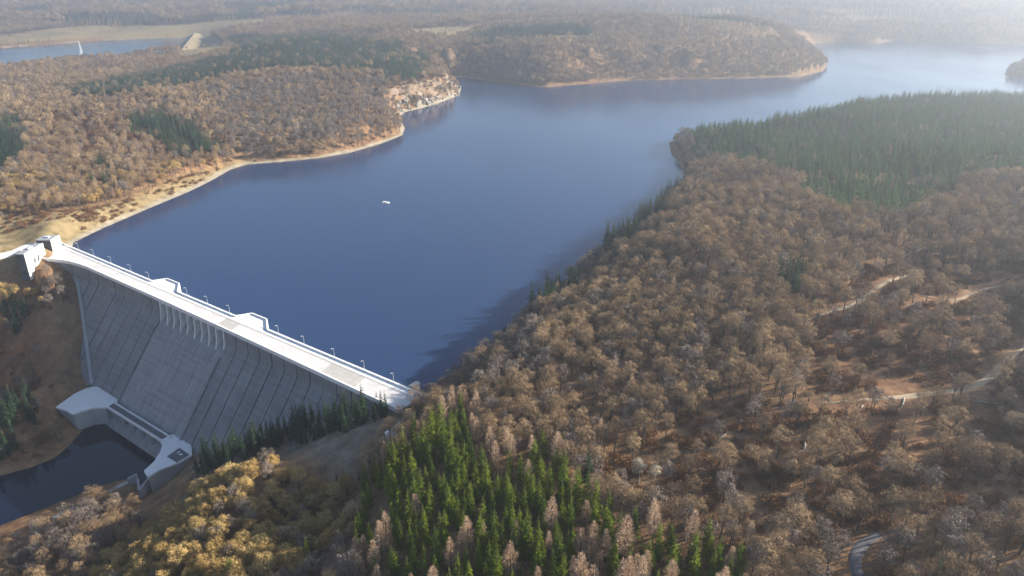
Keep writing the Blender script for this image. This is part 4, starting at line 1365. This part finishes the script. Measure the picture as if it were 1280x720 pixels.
# --- the rest of each wood as one mass
def scatter(name, kind, rows, label):
    if not len(rows): return
    pc = bpy.data.collections.new(name + '_kinds')
    for i, (_, _, whole) in enumerate(KIND[kind]):
        pc.objects.link(bpy.data.objects.new(f'{kind}_{i:02d}', whole))
    me = bpy.data.meshes.new(name)
    n = len(rows)
    me.vertices.add(n)
    me.vertices.foreach_set('co', rows[:, :3].astype(np.float32).ravel())
    w = rows[:, 4] * rng.uniform(.88, 1.15, n)
    for nm, typ, key, val in (('rot', 'FLOAT_VECTOR', 'vector', np.stack([rng.normal(size=n) * .02, rng.normal(size=n) * .02, rng.uniform(0, 6.28, n)], -1)),
                              ('size', 'FLOAT_VECTOR', 'vector', np.stack([w, w, rows[:, 4]], -1)), ('pick', 'INT', 'value', rng.integers(0, len(KIND[kind]), n))):
        a = me.attributes.new(nm, typ, 'POINT')
        a.data.foreach_set(key, np.ascontiguousarray(val).ravel().astype(np.int32 if typ == 'INT' else np.float32))
    o = link(bpy.data.objects.new(name, me))
    ng = bpy.data.node_groups.new(name, 'GeometryNodeTree')
    ng.interface.new_socket('Geometry', in_out='INPUT', socket_type='NodeSocketGeometry')
    ng.interface.new_socket('Geometry', in_out='OUTPUT', socket_type='NodeSocketGeometry')
    gi, go = ng.nodes.new('NodeGroupInput'), ng.nodes.new('NodeGroupOutput')
    ip = ng.nodes.new('GeometryNodeInstanceOnPoints')
    ci = ng.nodes.new('GeometryNodeCollectionInfo')
    ci.inputs['Collection'].default_value = pc
    ci.inputs['Separate Children'].default_value = True
    ci.inputs['Reset Children'].default_value = True
    ip.inputs['Pick Instance'].default_value = True
    ng.links.new(gi.outputs[0], ip.inputs['Points'])
    ng.links.new(ci.outputs[0], ip.inputs['Instance'])
    for nm, typ, sock in (('rot', 'FLOAT_VECTOR', 'Rotation'), ('size', 'FLOAT_VECTOR', 'Scale'), ('pick', 'INT', 'Instance Index')):
        na = ng.nodes.new('GeometryNodeInputNamedAttribute')
        na.data_type = typ
        na.inputs['Name'].default_value = nm
        ng.links.new(na.outputs['Attribute'], ip.inputs[sock])
    ng.links.new(ip.outputs[0], go.inputs[0])
    md = o.modifiers.new('stand', 'NODES')
    md.node_group = ng
    tag(o, label, None, None, 'stuff')

b_ = REST['beech']
scatter('leafless_forest', 'beech', b_[b_[:, 3] < 950], 'leafless brown woods covering the near hillsides')
scatter('far_leafless_forest', 'far_beech', b_[b_[:, 3] >= 950], 'hazy brown woods on the far hills and headland')
scatter('grey_forest', 'grey_tree', REST['grey_tree'], 'grey leafless trees spread through the woods')
scatter('golden_forest', 'golden_tree', REST['golden_tree'], 'more golden brown trees below the dam')
scatter('larch_forest', 'larch', REST['larch'], 'tan larches scattered through the woods')
scatter('spruce_forest', 'spruce', REST['spruce'], 'green spruces filling the rest of the grove')
d_ = REST['dark_spruce']
scatter('dark_spruce_forest', 'dark_spruce', d_[d_[:, 3] < 900], 'dark spruces spread along the near shores')
scatter('far_spruce_forest', 'far_spruce', d_[d_[:, 3] >= 900], 'dark green conifer belts on the far hills')
pz = REST['plantation']
scatter('plantation_forest', 'plantation_spruce', pz, 'dense green spruce plantation on the right hilltop')
scatter('russet_undergrowth', 'russet_bush', REST['russet_bush'], 'russet undergrowth in the clearings')

# fallen logs in the clearing
for i, (px, py) in enumerate([(1000, 505), (1035, 498), (1075, 512), (1128, 505), (1190, 470), (1238, 505), (1262, 488), (1222, 540), (1180, 525), (1045, 470), (905, 545), (935, 528), (868, 590), (1110, 560), (1150, 590), (1005, 560)]):
    x, y = onto(px, py)
    ln, ra = rng.uniform(6, 11), rng.uniform(.25, .42)
    lg = thing('fallen_log', (x, y, float(ground(x, y)) + ra * .7), 'pale fallen trunk lying ' + beside((x, y, float(ground(x, y)) - 12), 'hill'), 'log', 'fallen trunks in the clearing', rng.uniform(0, 6.28))
    MB().tube((-ln / 2, 0, 0), (0, .3, .1), ra, ra * .8, 8).tube((0, .3, .1), (ln / 2, 0, .2), ra * .8, ra * .35, 8).build('trunk', 'pale_bark', lg)
    for k in range(4):
        q = rng.uniform(.0, .48) * ln
        MB().tube((q, .1, .1), (q + rng.uniform(.5, 2), rng.uniform(-2.5, 2.5), rng.uniform(.6, 2.2)), ra * .35, .05, 5).build('branch', 'pale_bark', lg)

# ------------------------------------------------------------------ haze
m = bpy.data.materials.new('haze_air')
m.use_nodes = True
nt = m.node_tree
nt.nodes.remove(nt.nodes['Principled BSDF'])
pv = nt.nodes.new('ShaderNodeVolumePrincipled')
pv.inputs['Color'].default_value = (.80, .88, 1.0, 1)
pv.inputs['Density'].default_value = 0.00022
pv.inputs['Anisotropy'].default_value = 0.66
nt.links.new(pv.outputs[0], nt.nodes['Material Output'].inputs['Volume'])
MATS['haze_air'] = m
hz = MB().box(-16500, 16500, -2800, 16500, float(gz.min()) - 1.5, 242).build('haze', 'haze_air')
tag(hz, 'pale blue haze thickening over the far hills', None, None, 'stuff')
print('TREES', {k: len(v) for k, v in PTS.items()})
